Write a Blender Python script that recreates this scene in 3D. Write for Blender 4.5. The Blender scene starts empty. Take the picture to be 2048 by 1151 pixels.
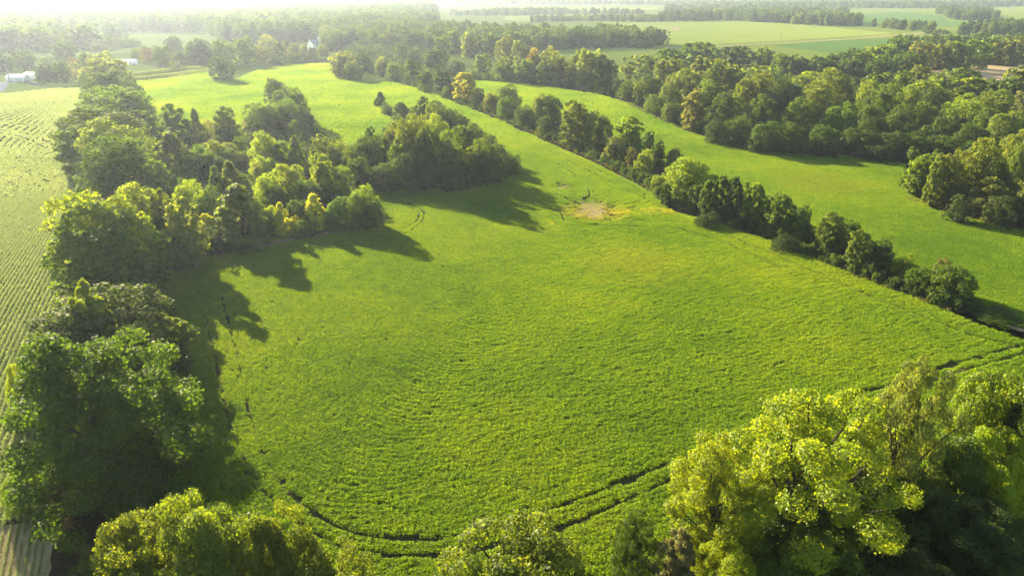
import bpy, math, random
import numpy as np
from mathutils import Vector

# ------------------------------------------------------------------ camera, sky, sun, exposure
SC = bpy.context.scene
COL = SC.collection
CAM_H, FPX, PITCH = 60.0, 1365.0, math.radians(23.7)
SP, CP = math.sin(PITCH), math.cos(PITCH)
SUN_AZ, SUN_EL = math.radians(-38.0), math.radians(20.0)      # azimuth from +Y, towards +X

cam_data = bpy.data.cameras.new('camera')
cam_data.sensor_width = 36.0
cam_data.lens = 36.0 * FPX / 2048.0
cam_data.clip_start, cam_data.clip_end = 1.0, 30000.0
cam = bpy.data.objects.new('camera', cam_data)
cam.location = (0, 0, CAM_H)
cam.rotation_euler = (math.pi / 2 - PITCH, 0, 0)
COL.objects.link(cam)
SC.camera = cam

world = bpy.data.worlds.new('World')
SC.world = world
world.use_nodes = True
wn = world.node_tree
sky = wn.nodes.new('ShaderNodeTexSky')
sky.sky_type = 'NISHITA'
sky.sun_disc = False
sky.sun_elevation = SUN_EL
sky.sun_rotation = SUN_AZ
sky.dust_density = 1.0
wn.nodes['Background'].inputs['Strength'].default_value = 0.065
wn.links.new(sky.outputs['Color'], wn.nodes['Background'].inputs['Color'])

sun_data = bpy.data.lights.new('sun', 'SUN')
sun_data.energy = 5.0
sun_data.angle = math.radians(0.5)
sun_data.color = (1.0, 0.87, 0.67)
sun = bpy.data.objects.new('sun', sun_data)
sun_dir = Vector((math.sin(SUN_AZ) * math.cos(SUN_EL), math.cos(SUN_AZ) * math.cos(SUN_EL), math.sin(SUN_EL)))
sun.rotation_euler = sun_dir.to_track_quat('Z', 'Y').to_euler()
sun.location = (0, 0, 300)
COL.objects.link(sun)

SC.view_settings.view_transform = 'Standard'
SC.view_settings.look = 'None'
SC.view_settings.gamma = 1.0
SC.view_settings.use_curve_mapping = False
SC.view_settings.exposure = 2.78
SC.cycles.max_bounces = 7
SC.cycles.diffuse_bounces = 2
SC.cycles.glossy_bounces = 1
SC.cycles.transmission_bounces = 4
SC.cycles.volume_bounces = 0
SC.cycles.sample_clamp_indirect = 4.0
SC.cycles.caustics_reflective = False
SC.cycles.caustics_refractive = False
SC.cycles.use_denoising = True
SC.cycles.use_adaptive_sampling = False

HAZE_DENSITY, HAZE_G = 0.000068, 0.53

# ------------------------------------------------------------------ geometry helpers
RNG = np.random.default_rng(7)
random.seed(11)


def ray(px, py):
    """Direction of the photograph's pixel (2048 x 1151) in the world, scaled to unit depth."""
    u, v = (px - 1024.0) / FPX, (py - 575.5) / FPX
    return u, CP - v * SP, -(SP + v * CP)


def at(px, py, z=0.0):
    u, y, d = ray(px, py)
    t = (CAM_H - z) / -d
    return np.array((u * t, y * t))


def poly(pts):
    return np.array([at(x, max(y, 1.0)) for x, y in pts])


def inside(P, Q):
    """Which of the points P (n,2) lie in the polygon Q."""
    x, y = P[:, 0], P[:, 1]
    r = np.zeros(len(P), bool)
    j = len(Q) - 1
    for i in range(len(Q)):
        c = (Q[i, 1] > y) != (Q[j, 1] > y)
        with np.errstate(divide='ignore', invalid='ignore'):
            xi = (Q[j, 0] - Q[i, 0]) * (y - Q[i, 1]) / (Q[j, 1] - Q[i, 1]) + Q[i, 0]
        r ^= c & (x < xi)
        j = i
    return r


def seg_dist(P, L):
    """Distance of the points P from the polyline L."""
    return seg_near(P, L)[0]


def seg_near(P, L):
    """Distance of the points P from the polyline L and the direction of its nearest piece."""
    best, ang = np.full(len(P), 1e9), np.zeros(len(P))
    for a, b in zip(L[:-1], L[1:]):
        d = b - a
        t = np.clip(((P - a) @ d) / max(d @ d, 1e-9), 0, 1)
        q = np.linalg.norm(P - a - t[:, None] * d, axis=1)
        ang = np.where(q < best, math.atan2(d[1], d[0]), ang)
        best = np.minimum(best, q)
    return best, ang


def smooth_line(pts, n=6):
    """Catmull-Rom through the points."""
    p = np.array(pts, float)
    p = np.vstack([2 * p[0] - p[1], p, 2 * p[-1] - p[-2]])
    out = []
    for i in range(1, len(p) - 2):
        for k in range(n):
            t = k / n
            out.append(0.5 * (2 * p[i] + (p[i + 1] - p[i - 1]) * t + (2 * p[i - 1] - 5 * p[i] + 4 * p[i + 1] - p[i + 2]) * t * t
                              + (3 * p[i] - p[i - 1] - 3 * p[i + 1] + p[i + 2]) * t ** 3))
    out.append(p[-2])
    return np.array(out)


def mesh_np(name, V, F, mats, var=None, smooth=False, midx=None):
    """A mesh from vertex array V and a face array F (all faces with the same number of corners)."""
    me = bpy.data.meshes.new(name)
    V = np.asarray(V, np.float32)
    F = np.asarray(F, np.int32)
    k = F.shape[1] if len(F) else 3
    me.vertices.add(len(V))
    me.vertices.foreach_set('co', V.ravel())
    me.loops.add(F.size)
    me.loops.foreach_set('vertex_index', F.ravel())
    me.polygons.add(len(F))
    me.polygons.foreach_set('loop_start', np.arange(0, F.size, k, dtype=np.int32))
    me.polygons.foreach_set('loop_total', np.full(len(F), k, np.int32))
    if smooth:
        me.polygons.foreach_set('use_smooth', np.ones(len(F), bool))
    for m in (mats if isinstance(mats, (list, tuple)) else [mats]):
        me.materials.append(m)
    if midx is not None:
        me.polygons.foreach_set('material_index', np.asarray(midx, np.int32))
    if var is not None:
        a = me.attributes.new('var', 'FLOAT', 'FACE')
        a.data.foreach_set('value', np.asarray(var, np.float32))
    me.update(calc_edges=True)
    return me


def add(name, data, parent=None, loc=None):
    o = bpy.data.objects.new(name, data)
    COL.objects.link(o)
    if parent is not None:
        o.parent = parent
    if loc is not None:
        o.location = loc
    return o


def tag(o, label=None, cat=None, group=None, kind=None):
    if label:
        o['label'] = label
    if cat:
        o['category'] = cat
    if group:
        o['group'] = group
    if kind:
        o['kind'] = kind
    return o


# ------------------------------------------------------------------ materials
def new_mat(name):
    m = bpy.data.materials.new(name)
    m.use_nodes = True
    nt = m.node_tree
    nt.nodes.clear()
    return m, nt


def nd(nt, kind, **kw):
    n = nt.nodes.new(kind)
    for k, v in kw.items():
        setattr(n, k, v)
    return n


def ramp(nt, src, stops):
    r = nd(nt, 'ShaderNodeValToRGB')
    el = r.color_ramp.elements
    while len(el) > 1:
        el.remove(el[-1])
    el[0].position, el[0].color = stops[0][0], (*stops[0][1], 1)
    for p, c in stops[1:]:
        e = el.new(p)
        e.color = (*c, 1)
    nt.links.new(src, r.inputs['Fac'])
    return r.outputs['Color']


def noise(nt, vec, scale, detail=3.0, rough=0.55):
    n = nd(nt, 'ShaderNodeTexNoise')
    n.inputs['Scale'].default_value = scale
    n.inputs['Detail'].default_value = detail
    n.inputs['Roughness'].default_value = rough
    if vec is not None:
        nt.links.new(vec, n.inputs['Vector'])
    return n.outputs['Fac']


def mixc(nt, fac, a, b, mode='MIX'):
    m = nd(nt, 'ShaderNodeMix', data_type='RGBA', blend_type=mode)
    for s, v in (('Factor', fac), ('A', a), ('B', b)):
        sock = next(i for i in m.inputs if i.name == s and (i.type == 'RGBA' or (s == 'Factor' and i.type == 'VALUE')))
        if isinstance(v, (int, float)):
            sock.default_value = v
        elif isinstance(v, tuple):
            sock.default_value = (*v, 1)
        else:
            nt.links.new(v, sock)
    return next(o for o in m.outputs if o.type == 'RGBA')


def mathn(nt, op, a, b=None, clamp=False):
    m = nd(nt, 'ShaderNodeMath', operation=op, use_clamp=clamp)
    for i, v in enumerate((a, b)):
        if v is None:
            continue
        if isinstance(v, (int, float)):
            m.inputs[i].default_value = v
        else:
            nt.links.new(v, m.inputs[i])
    return m.outputs[0]


def leaf_shader(nt, color, trans=0.45, trans_tint=(1.35, 1.25, 0.45), gloss=0.05, rough=0.42, refl_tint=(0.90, 0.95, 0.70)):
    """A thin leaf: reflects, lets light through (yellower) and shines a little."""
    d = nd(nt, 'ShaderNodeBsdfDiffuse')
    t = nd(nt, 'ShaderNodeBsdfTranslucent')
    g = nd(nt, 'ShaderNodeBsdfGlossy')
    g.inputs['Roughness'].default_value = rough
    g.inputs['Color'].default_value = (1.0, 0.95, 0.78, 1)
    nt.links.new(mixc(nt, 1.0, color, refl_tint, 'MULTIPLY'), d.inputs['Color'])
    nt.links.new(mixc(nt, 1.0, color, trans_tint, 'MULTIPLY'), t.inputs['Color'])
    a = nd(nt, 'ShaderNodeMixShader')
    a.inputs[0].default_value = trans
    nt.links.new(d.outputs[0], a.inputs[1])
    nt.links.new(t.outputs[0], a.inputs[2])
    b = nd(nt, 'ShaderNodeMixShader')
    b.inputs[0].default_value = gloss
    nt.links.new(a.outputs[0], b.inputs[1])
    nt.links.new(g.outputs[0], b.inputs[2])
    o = nd(nt, 'ShaderNodeOutputMaterial')
    nt.links.new(b.outputs[0], o.inputs['Surface'])


def tree_leaf_mat():
    m, nt = new_mat('tree_leaves')
    oi = nd(nt, 'ShaderNodeObjectInfo')
    at_ = nd(nt, 'ShaderNodeAttribute', attribute_name='var')
    v = ramp(nt, at_.outputs['Fac'], [(0.0, (0.55, 0.62, 0.6)), (0.5, (0.95, 0.98, 0.9)), (0.85, (1.25, 1.2, 1.0)), (1.0, (1.75, 1.5, 1.1))])
    c = mixc(nt, 1.0, oi.outputs['Color'], v, 'MULTIPLY')
    leaf_shader(nt, c, 0.56, (2.2, 1.98, 0.36), 0.012, 0.5, (0.88, 0.98, 0.66))
    return m


def wood_leaf_mat():
    m, nt = new_mat('far_tree_leaves')
    oi = nd(nt, 'ShaderNodeObjectInfo')
    at_ = nd(nt, 'ShaderNodeAttribute', attribute_name='var')
    geo = nd(nt, 'ShaderNodeNewGeometry')
    c0 = ramp(nt, oi.outputs['Random'], [(0.0, (0.030, 0.054, 0.011)), (0.4, (0.044, 0.076, 0.014)), (0.75, (0.060, 0.094, 0.018)), (1.0, (0.090, 0.118, 0.024))])
    v = ramp(nt, at_.outputs['Fac'], [(0.0, (0.6, 0.65, 0.6)), (0.5, (0.95, 1.0, 0.9)), (1.0, (1.5, 1.4, 1.1))])
    leaf_shader(nt, mixc(nt, 1.0, c0, v, 'MULTIPLY'), 0.52, (1.85, 1.75, 0.4), 0.01, 0.6, (0.90, 1.0, 0.70))
    return m


def crop_mat(name, dark, mid, light, spots=(), trans=0.6, tint=(1.62, 1.50, 0.28)):
    """Crop leaves. Colour varies plant by plant and over patches of the field; spots are sickly yellow places (x, y, radius, colour)."""
    m, nt = new_mat(name)
    at_ = nd(nt, 'ShaderNodeAttribute', attribute_name='var')
    oi = nd(nt, 'ShaderNodeObjectInfo')
    geo = nd(nt, 'ShaderNodeNewGeometry')
    pos = geo.outputs['Position']
    n1 = noise(nt, pos, 0.022, 4, 0.6)
    n2 = noise(nt, pos, 0.35, 3, 0.6)
    s = mathn(nt, 'ADD', mathn(nt, 'MULTIPLY', n1, 0.75), mathn(nt, 'MULTIPLY', n2, 0.25))
    s = mathn(nt, 'ADD', s, mathn(nt, 'MULTIPLY', mathn(nt, 'SUBTRACT', oi.outputs['Random'], 0.5), 0.05))
    c = ramp(nt, s, [(0.36, dark), (0.5, mid), (0.64, light)])
    for (x, y, r, col) in spots:
        vm = nd(nt, 'ShaderNodeVectorMath', operation='DISTANCE')
        nt.links.new(pos, vm.inputs[0])
        vm.inputs[1].default_value = (x, y, 0.4)
        f = mathn(nt, 'SUBTRACT', 1.25, mathn(nt, 'DIVIDE', vm.outputs['Value'], r))
        f = mathn(nt, 'ADD', f, mathn(nt, 'MULTIPLY', mathn(nt, 'SUBTRACT', n2, 0.5), 1.6), True)
        f = mathn(nt, 'MULTIPLY', f, 0.7)
        c = mixc(nt, f, c, col)
    v = ramp(nt, at_.outputs['Fac'], [(0.0, (0.5, 0.55, 0.5)), (0.6, (1.0, 1.0, 1.0)), (1.0, (1.5, 1.45, 1.25))])
    leaf_shader(nt, mixc(nt, 1.0, c, v, 'MULTIPLY'), trans, tint, 0.008, 0.6)
    return m


def soil_mat(name, stops, scale=0.25, bump=0.3, rough=0.95, drill=False):
    m, nt = new_mat(name)
    geo = nd(nt, 'ShaderNodeNewGeometry')
    pos = geo.outputs['Position']
    a = noise(nt, pos, scale, 6, 0.65)
    b = noise(nt, pos, scale * 9, 4, 0.7)
    s = mathn(nt, 'ADD', mathn(nt, 'MULTIPLY', a, 0.6), mathn(nt, 'MULTIPLY', b, 0.4))
    if drill:                                          # long faint streaks along the drilling direction
        mp = nd(nt, 'ShaderNodeMapping')
        mp.inputs['Rotation'].default_value = (0, 0, 0.35)
        mp.inputs['Scale'].default_value = (0.012, 0.22, 1)
        nt.links.new(pos, mp.inputs['Vector'])
        d_ = noise(nt, mp.outputs[0], 1.0, 4, 0.7)
        s = mathn(nt, 'ADD', mathn(nt, 'MULTIPLY', s, 0.65), mathn(nt, 'MULTIPLY', d_, 0.35))
    c = ramp(nt, s, stops)
    p = nd(nt, 'ShaderNodeBsdfDiffuse')
    p.inputs['Roughness'].default_value = rough
    nt.links.new(c, p.inputs['Color'])
    bp = nd(nt, 'ShaderNodeBump')
    bp.inputs['Strength'].default_value = bump
    bp.inputs['Distance'].default_value = 0.6
    nt.links.new(b, bp.inputs['Height'])
    nt.links.new(bp.outputs[0], p.inputs['Normal'])
    o = nd(nt, 'ShaderNodeOutputMaterial')
    nt.links.new(p.outputs[0], o.inputs['Surface'])
    return m


def plain_mat(name, col, rough=0.7, metal=0.0, var=0.15, scale=1.5):
    m, nt = new_mat(name)
    geo = nd(nt, 'ShaderNodeNewGeometry')
    n = noise(nt, geo.outputs['Position'], scale, 4, 0.6)
    lo = tuple(c * (1 - var) for c in col)
    hi = tuple(min(1, c * (1 + var)) for c in col)
    p = nd(nt, 'ShaderNodeBsdfPrincipled')
    p.inputs['Roughness'].default_value = rough
    p.inputs['Metallic'].default_value = metal
    nt.links.new(ramp(nt, n, [(0.3, lo), (0.7, hi)]), p.inputs['Base Color'])
    o = nd(nt, 'ShaderNodeOutputMaterial')
    nt.links.new(p.outputs[0], o.inputs['Surface'])
    return m


M_LEAF = tree_leaf_mat()
M_FAR = wood_leaf_mat()
M_BARK = soil_mat('bark', [(0.3, (0.035, 0.028, 0.02)), (0.6, (0.075, 0.06, 0.045)), (0.8, (0.13, 0.11, 0.085))], 1.2, 0.6)

# ------------------------------------------------------------------ fields and ground
NEAR_SPOT = at(1270, 525)
WOOD_POLY = [(318, 520), (420, 503), (600, 470), (757, 444), (752, 420), (720, 390), (700, 360), (690, 300), (650, 275), (600, 285),
             (480, 270), (400, 270), (345, 282), (330, 320), (200, 380), (190, 460), (300, 545)]
CLUMP_POLY = [(690, 368), (760, 374), (870, 377), (980, 362), (1036, 344), (1010, 310), (960, 268), (920, 240), (880, 222), (840, 226), (790, 232),
              (760, 214), (765, 224), (790, 245), (760, 290), (700, 310), (680, 340)]
SMALL_POLY = [(545, 205), (610, 225), (622, 262), (590, 275), (520, 272), (490, 268), (480, 262), (520, 245), (540, 225)]
INNER = [(520, 1500), (370, 1080), (352, 1000), (345, 780), (328, 600), (322, 535), (300, 470), (320, 330), (300, 255), (300, 205), (268, 163), (420, 141),
         (475, 158), (520, 140), (640, 119), (662, 116), (668, 152), (720, 164), (780, 165), (850, 182), (900, 203), (1000, 243), (1100, 290), (1180, 325), (1300, 388),
         (1340, 425), (1440, 452), (1560, 492), (1700, 553), (1850, 611), (1950, 652), (2100, 705), (2400, 800), (2400, 1500)]
STRIP = [(905, 161), (1000, 165), (1100, 174), (1190, 189), (1240, 203), (1330, 247), (1400, 274), (1500, 294), (1600, 306), (1720, 316), (1810, 330), (1795, 375),
         (1835, 402), (1900, 432), (1980, 450), (2060, 468), (2400, 560), (2400, 770), (2100, 680), (1960, 625), (1890, 590), (1780, 545), (1700, 505), (1600, 455),
         (1500, 420), (1380, 380), (1300, 320), (1200, 275), (1100, 240), (1000, 208), (940, 185)]
LEFT = [(-420, 190), (0, 190), (110, 178), (180, 176), (172, 245), (140, 300), (175, 350), (200, 395), (160, 450), (150, 560), (125, 690), (110, 790), (110, 880),
        (100, 1000), (88, 1060), (92, 1500), (-900, 1500), (-1200, 800)]
W_POLY, C_POLY, S_POLY = poly(WOOD_POLY), poly(CLUMP_POLY), poly(SMALL_POLY)
INNER_P, STRIP_P, LEFT_P = poly(INNER), poly(STRIP), poly(LEFT)


def sheet(name, P, z, mat, kind='structure', edge=0.0, label=None):
    """A flat polygon; a long outline gets an uneven edge."""
    Q = []
    for a, b in zip(P, np.roll(P, -1, axis=0)):
        n = max(1, int(np.linalg.norm(b - a) / max(4 * edge, 1))) if edge else 1
        for i in range(min(n, 40)):
            q = a + (b - a) * i / min(n, 40)
            Q.append(q + RNG.normal(0, edge, 2))
    me = bpy.data.meshes.new(name)
    me.from_pydata([(x, y, z) for x, y in Q], [], [list(range(len(Q)))])
    me.materials.append(mat)
    o = add(name, me)
    if o.data.polygons[0].normal.z < 0:
        o.data.flip_normals()
    return tag(o, label, None, None, kind)


def ribbon(name, L, w, z, mat, wob=0.25):
    """A strip of ground along the polyline L, of uneven width."""
    V, F = [], []
    n = len(L)
    T = np.gradient(L, axis=0)
    T /= np.linalg.norm(T, axis=1)[:, None] + 1e-9
    for i in range(n):
        s = np.array((-T[i, 1], T[i, 0]))
        a, b = w * (0.5 + RNG.uniform(-wob, wob)), w * (0.5 + RNG.uniform(-wob, wob))
        V += [(*(L[i] + s * a), z), (*(L[i] - s * b), z)]
        if i:
            F.append((2 * i - 2, 2 * i - 1, 2 * i + 1, 2 * i))
    o = add(name, mesh_np(name, V, F, mat))
    if o.data.polygons[0].normal.z < 0:
        o.data.flip_normals()
    return tag(o, kind='structure')


M_PASTURE = soil_mat('pasture_grass', [(0.3, (0.105, 0.14, 0.016)), (0.5, (0.14, 0.175, 0.024)), (0.7, (0.175, 0.20, 0.034))], 0.012, 0.5, 0.95, True)
M_PALE = soil_mat('pale_grass', [(0.3, (0.175, 0.215, 0.03)), (0.5, (0.215, 0.25, 0.04)), (0.7, (0.25, 0.27, 0.055))], 0.02, 0.4, 0.95, True)
M_DEEP = soil_mat('deep_green_crop', [(0.3, (0.065, 0.125, 0.022)), (0.5, (0.085, 0.15, 0.028)), (0.7, (0.105, 0.17, 0.032))], 0.03, 0.5, 0.95, True)
M_SOIL = soil_mat('crop_soil', [(0.3, (0.045, 0.048, 0.015)), (0.55, (0.085, 0.080, 0.028)), (0.75, (0.15, 0.115, 0.055))], 0.4, 0.5)
M_LSOIL = soil_mat('left_crop_soil', [(0.3, (0.05, 0.045, 0.02)), (0.55, (0.085, 0.07, 0.038)), (0.75, (0.15, 0.11, 0.065))], 0.3, 0.5)
M_DIRT = soil_mat('dry_dirt', [(0.3, (0.17, 0.12, 0.065)), (0.5, (0.25, 0.18, 0.10)), (0.7, (0.33, 0.24, 0.14))], 0.5, 0.6)
M_TAN = soil_mat('stubble', [(0.3, (0.26, 0.185, 0.085)), (0.5, (0.32, 0.23, 0.115)), (0.7, (0.38, 0.28, 0.15))], 0.05, 0.4)
M_BARE = soil_mat('dry_bare_soil', [(0.3, (0.26, 0.20, 0.085)), (0.5, (0.34, 0.265, 0.125)), (0.7, (0.42, 0.34, 0.18))], 0.3, 0.5)
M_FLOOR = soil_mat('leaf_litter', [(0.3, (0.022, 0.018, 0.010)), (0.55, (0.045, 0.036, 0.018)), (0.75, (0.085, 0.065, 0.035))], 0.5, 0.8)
M_GRAVEL = soil_mat('gravel', [(0.3, (0.27, 0.24, 0.20)), (0.5, (0.34, 0.31, 0.27)), (0.7, (0.40, 0.37, 0.33))], 0.6, 0.3)

g = bpy.data.meshes.new('ground')
g.from_pydata([(-6500, -400, 0), (6500, -400, 0), (6500, 9000, 0), (-6500, 9000, 0)], [], [(0, 1, 2, 3)])
g.materials.append(M_PASTURE)
tag(add('ground', g), 'rolling green farmland reaching to the hazy horizon', kind='structure')

sheet('soybean_field', INNER_P, 0.02, M_SOIL, edge=0.5)
sheet('soybean_field', STRIP_P, 0.02, M_SOIL, edge=0.5)
sheet('soybean_field', LEFT_P, 0.02, M_LSOIL, edge=0.4)
sheet('woodland_floor', W_POLY, 0.03, M_FLOOR, edge=0.5)
sheet('woodland_floor', C_POLY, 0.03, M_FLOOR, edge=0.5)
sheet('woodland_floor', S_POLY, 0.03, M_FLOOR, edge=0.6)
sheet('woodland_floor', poly([(1215, 195), (1262, 205), (1330, 243), (1400, 270), (1500, 291), (1600, 303), (1720, 313), (1812, 328), (1805, 380), (1835, 398), (1900, 428), (1980, 446),
                              (2060, 464), (2400, 550), (2500, 200), (2100, 180), (1900, 170), (1600, 165), (1300, 150)]), 0.03, M_FLOOR, edge=0.8)
sheet('woodland_floor', poly([(1290, 165), (1560, 155), (1640, 152), (1730, 149), (1850, 143), (1980, 130), (2300, 116), (2300, 104), (1980, 115), (1700, 132), (1560, 140)]), 0.03, M_FLOOR, edge=1.0)
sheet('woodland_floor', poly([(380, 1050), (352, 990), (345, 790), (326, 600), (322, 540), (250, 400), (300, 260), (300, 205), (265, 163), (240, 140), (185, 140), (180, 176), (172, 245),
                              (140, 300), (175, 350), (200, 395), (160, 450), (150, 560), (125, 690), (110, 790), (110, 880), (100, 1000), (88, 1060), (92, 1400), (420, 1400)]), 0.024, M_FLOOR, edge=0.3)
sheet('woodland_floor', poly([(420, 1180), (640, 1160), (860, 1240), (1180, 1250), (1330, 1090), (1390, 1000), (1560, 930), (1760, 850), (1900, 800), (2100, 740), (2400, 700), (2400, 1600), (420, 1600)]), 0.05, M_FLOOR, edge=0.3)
sheet('woodland_floor', np.vstack([poly(INNER[19:34]), poly(STRIP[17:])]), 0.012, M_FLOOR)
sheet('woodland_floor', poly([(905, 205), (660, 116), (700, 100), (860, 110), (905, 150), (1060, 158), (1240, 185), (1240, 200), (1100, 176), (1000, 167), (905, 163), (940, 185)]), 0.014, M_FLOOR, edge=0.6)
sheet('stubble_field', poly([(1690, 158), (1740, 151), (1850, 143), (1980, 130), (2120, 122), (2400, 130), (2400, 175), (2000, 172), (1850, 172)]), 0.045, M_TAN, edge=0.8)
sheet('stubble_field', poly([(1722, 8), (1760, 6), (1800, 7), (1795, 11), (1740, 12)]), 0.06, M_TAN)
sheet('meadow', poly([(235, 72), (300, 68), (440, 70), (455, 82), (400, 92), (300, 100), (230, 108), (150, 112), (0, 116), (-200, 118), (-200, 112), (100, 108), (240, 98), (290, 92)]), 0.03, M_PALE, edge=2)
sheet('meadow', poly([(-60, 190), (0, 188), (100, 176), (170, 170), (170, 155), (130, 150), (70, 150), (0, 152), (-60, 155)]), 0.04, M_PALE, edge=0.5)
sheet('meadow', poly([(248, 132), (275, 128), (300, 131), (335, 138), (330, 145), (270, 150), (255, 155), (240, 140)]), 0.04, M_PALE, edge=0.4)
sheet('meadow', poly([(1180, 43), (1300, 39), (1420, 40), (1540, 45), (1650, 54), (1790, 67), (1700, 73), (1560, 82), (1440, 88), (1330, 90), (1320, 72), (1250, 52)]), 0.04, M_PALE, edge=2)
sheet('meadow', poly([(930, 17), (1100, 15), (1330, 16), (1300, 20), (1130, 24), (980, 29), (950, 24)]), 0.04, M_PALE, edge=2)
sheet('meadow', poly([(1010, 33), (1130, 29), (1300, 34), (1290, 38), (1150, 41), (1060, 44), (1010, 40)]), 0.04, M_PALE, edge=2)
sheet('crop_field', poly([(1545, 92), (1640, 83), (1790, 76), (1900, 72), (2060, 72), (2060, 78), (1900, 82), (1800, 88), (1720, 108), (1640, 104)]), 0.05, M_DEEP, edge=1)
sheet('crop_field', poly([(1720, 30), (1790, 24), (1880, 30), (1900, 42), (2060, 40), (2060, 50), (1900, 54), (1770, 56), (1700, 44)]), 0.05, M_DEEP, edge=2)
sheet('gravel_drive', poly([(-30, 186), (8, 182), (20, 165), (62, 163), (95, 174), (60, 165), (56, 161), (10, 163), (-40, 178)]), 0.06, M_GRAVEL, edge=0.3)
ribbon('farm_track', np.array([at(x, y) for x, y in smooth_line([(1330, 96), (1440, 92), (1520, 88), (1580, 85), (1650, 81), (1720, 76), (1800, 70), (1850, 66)])]), 7, 0.08, M_TAN)
ribbon('farm_track', np.array([at(x, y) for x, y in smooth_line([(1290, 51), (1330, 53), (1355, 57), (1345, 61), (1310, 63)])]), 9, 0.08, M_TAN)
# dry earth margins along the woods and the hedgerow
for L, w in ((smooth_line([(322, 526), (380, 517), (470, 501), (560, 486), (660, 467), (762, 447)]), 4.2),
             (smooth_line([(900, 205), (960, 229), (1050, 268), (1110, 296), (1180, 326), (1240, 354), (1300, 388), (1345, 426), (1440, 453), (1560, 493), (1700, 555), (1850, 613), (1960, 655)]), 1.6),
             (smooth_line([(1238, 203), (1290, 228), (1340, 250), (1400, 275), (1450, 287), (1520, 297)]), 3.0),
             (smooth_line([(1815, 398), (1850, 412), (1900, 432), (1960, 447), (2040, 464)]), 2.0),
             (smooth_line([(1905, 600), (1960, 630), (2060, 664)]), 2.0)):
    ribbon('dirt_margin', np.array([at(x, y) for x, y in L]), w, 0.07, M_DIRT)

# bare, dried-out patches in the main field
BARE = [(1188, 420, 40, 21), (1128, 375, 18, 6), (770, 441, 14, 4)]


def ellipse_px(cx, cy, rx, ry, n=22):
    r = 1 + 0.22 * RNG.normal(0, 1, n)
    return np.array([at(cx + rx * r[i] * math.cos(2 * math.pi * i / n), cy + ry * r[i] * math.sin(2 * math.pi * i / n)) for i in range(n)])


BARE_P = [ellipse_px(*b) for b in BARE]
for Q in BARE_P:
    sheet('bare_soil', Q.mean(0) + (Q - Q.mean(0)) * 0.8, 0.08, M_BARE, edge=0.7)

# ------------------------------------------------------------------ crops: rows of plants standing on the fields
TRACK_PX = [
    [(600, 1010), (680, 1060), (760, 1082), (850, 1084), (950, 1070), (1040, 1040), (1150, 1005), (1280, 955), (1420, 900), (1600, 830), (1760, 780), (1900, 735), (2060, 690)],
    [(570, 1030), (650, 1085), (740, 1110), (850, 1116), (960, 1105), (1090, 1070), (1200, 1030), (1340, 966), (1500, 905), (1700, 830), (1850, 770), (2060, 708)],
    [(330, 527), (450, 508), (600, 480), (700, 467), (780, 466), (830, 448), (835, 425), (800, 410)],
    [(345, 531), (480, 512), (620, 490), (720, 474), (800, 474), (842, 448), (845, 425), (815, 408)],
    [(700, 385), (800, 392), (900, 390), (1000, 395), (1060, 405), (1115, 425), (1130, 448)],
    [(960, 375), (1040, 378), (1110, 392), (1160, 410)],
    [(1100, 300), (1200, 345), (1270, 378), (1290, 400), (1250, 412), (1215, 415)],
    [(1115, 330), (1160, 360), (1180, 390), (1165, 400)],
    [(1310, 402), (1270, 416), (1230, 432), (1215, 430)],
    [(1150, 440), (1250, 443), (1350, 447), (1430, 465), (1540, 510), (1700, 580), (1850, 640), (1960, 680), (2060, 700)],
    [(1160, 452), (1260, 455), (1360, 462), (1450, 490), (1560, 540)],
    [(480, 215), (500, 205), (530, 195), (560, 188)],
    [(472, 228), (475, 205), (500, 195), (540, 186)],
    [(662, 230), (668, 245), (680, 262), (670, 275)],
    [(675, 228), (684, 245), (688, 260)],
    [(1090, 300), (1160, 336), (1250, 380), (1330, 420)],
    [(1240, 225), (1330, 270), (1420, 300), (1520, 320)],
    [(1230, 232), (1320, 280), (1410, 310)],
]
TRACKS = [np.array([at(x, y) for x, y in smooth_line(t)]) for t in TRACK_PX]
TRACKS = [(t, 0.10) if i < 2 else (t, 0.0) if i < 16 else t for i, t in enumerate(TRACKS)]
for L_ in ([(445, 600), (460, 660), (480, 740), (505, 840), (540, 935), (600, 1010)], [(405, 620), (430, 720), (465, 860), (510, 960), (570, 1030)]):
    TRACKS.append((np.array([at(x, y) for x, y in smooth_line(L_)]), -0.07))
TRACKS.append((np.array([at(x, y) for x, y in smooth_line([(322, 526), (380, 517), (470, 501), (560, 486), (660, 467), (765, 447)])]), 1.5))
LTRACK_PX = [[(0, 245), (60, 252), (130, 256)], [(0, 262), (60, 270), (110, 292), (120, 300)], [(0, 268), (50, 278), (90, 296)], [(120, 300), (90, 312), (50, 318), (0, 318)],
             [(0, 355), (60, 330), (110, 335), (160, 350)], [(-40, 300), (0, 290), (60, 300), (80, 315)]]
LTRACKS = [(np.array([at(x, y) for x, y in smooth_line(t)]), 0.0) for t in LTRACK_PX[:4]]


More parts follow.
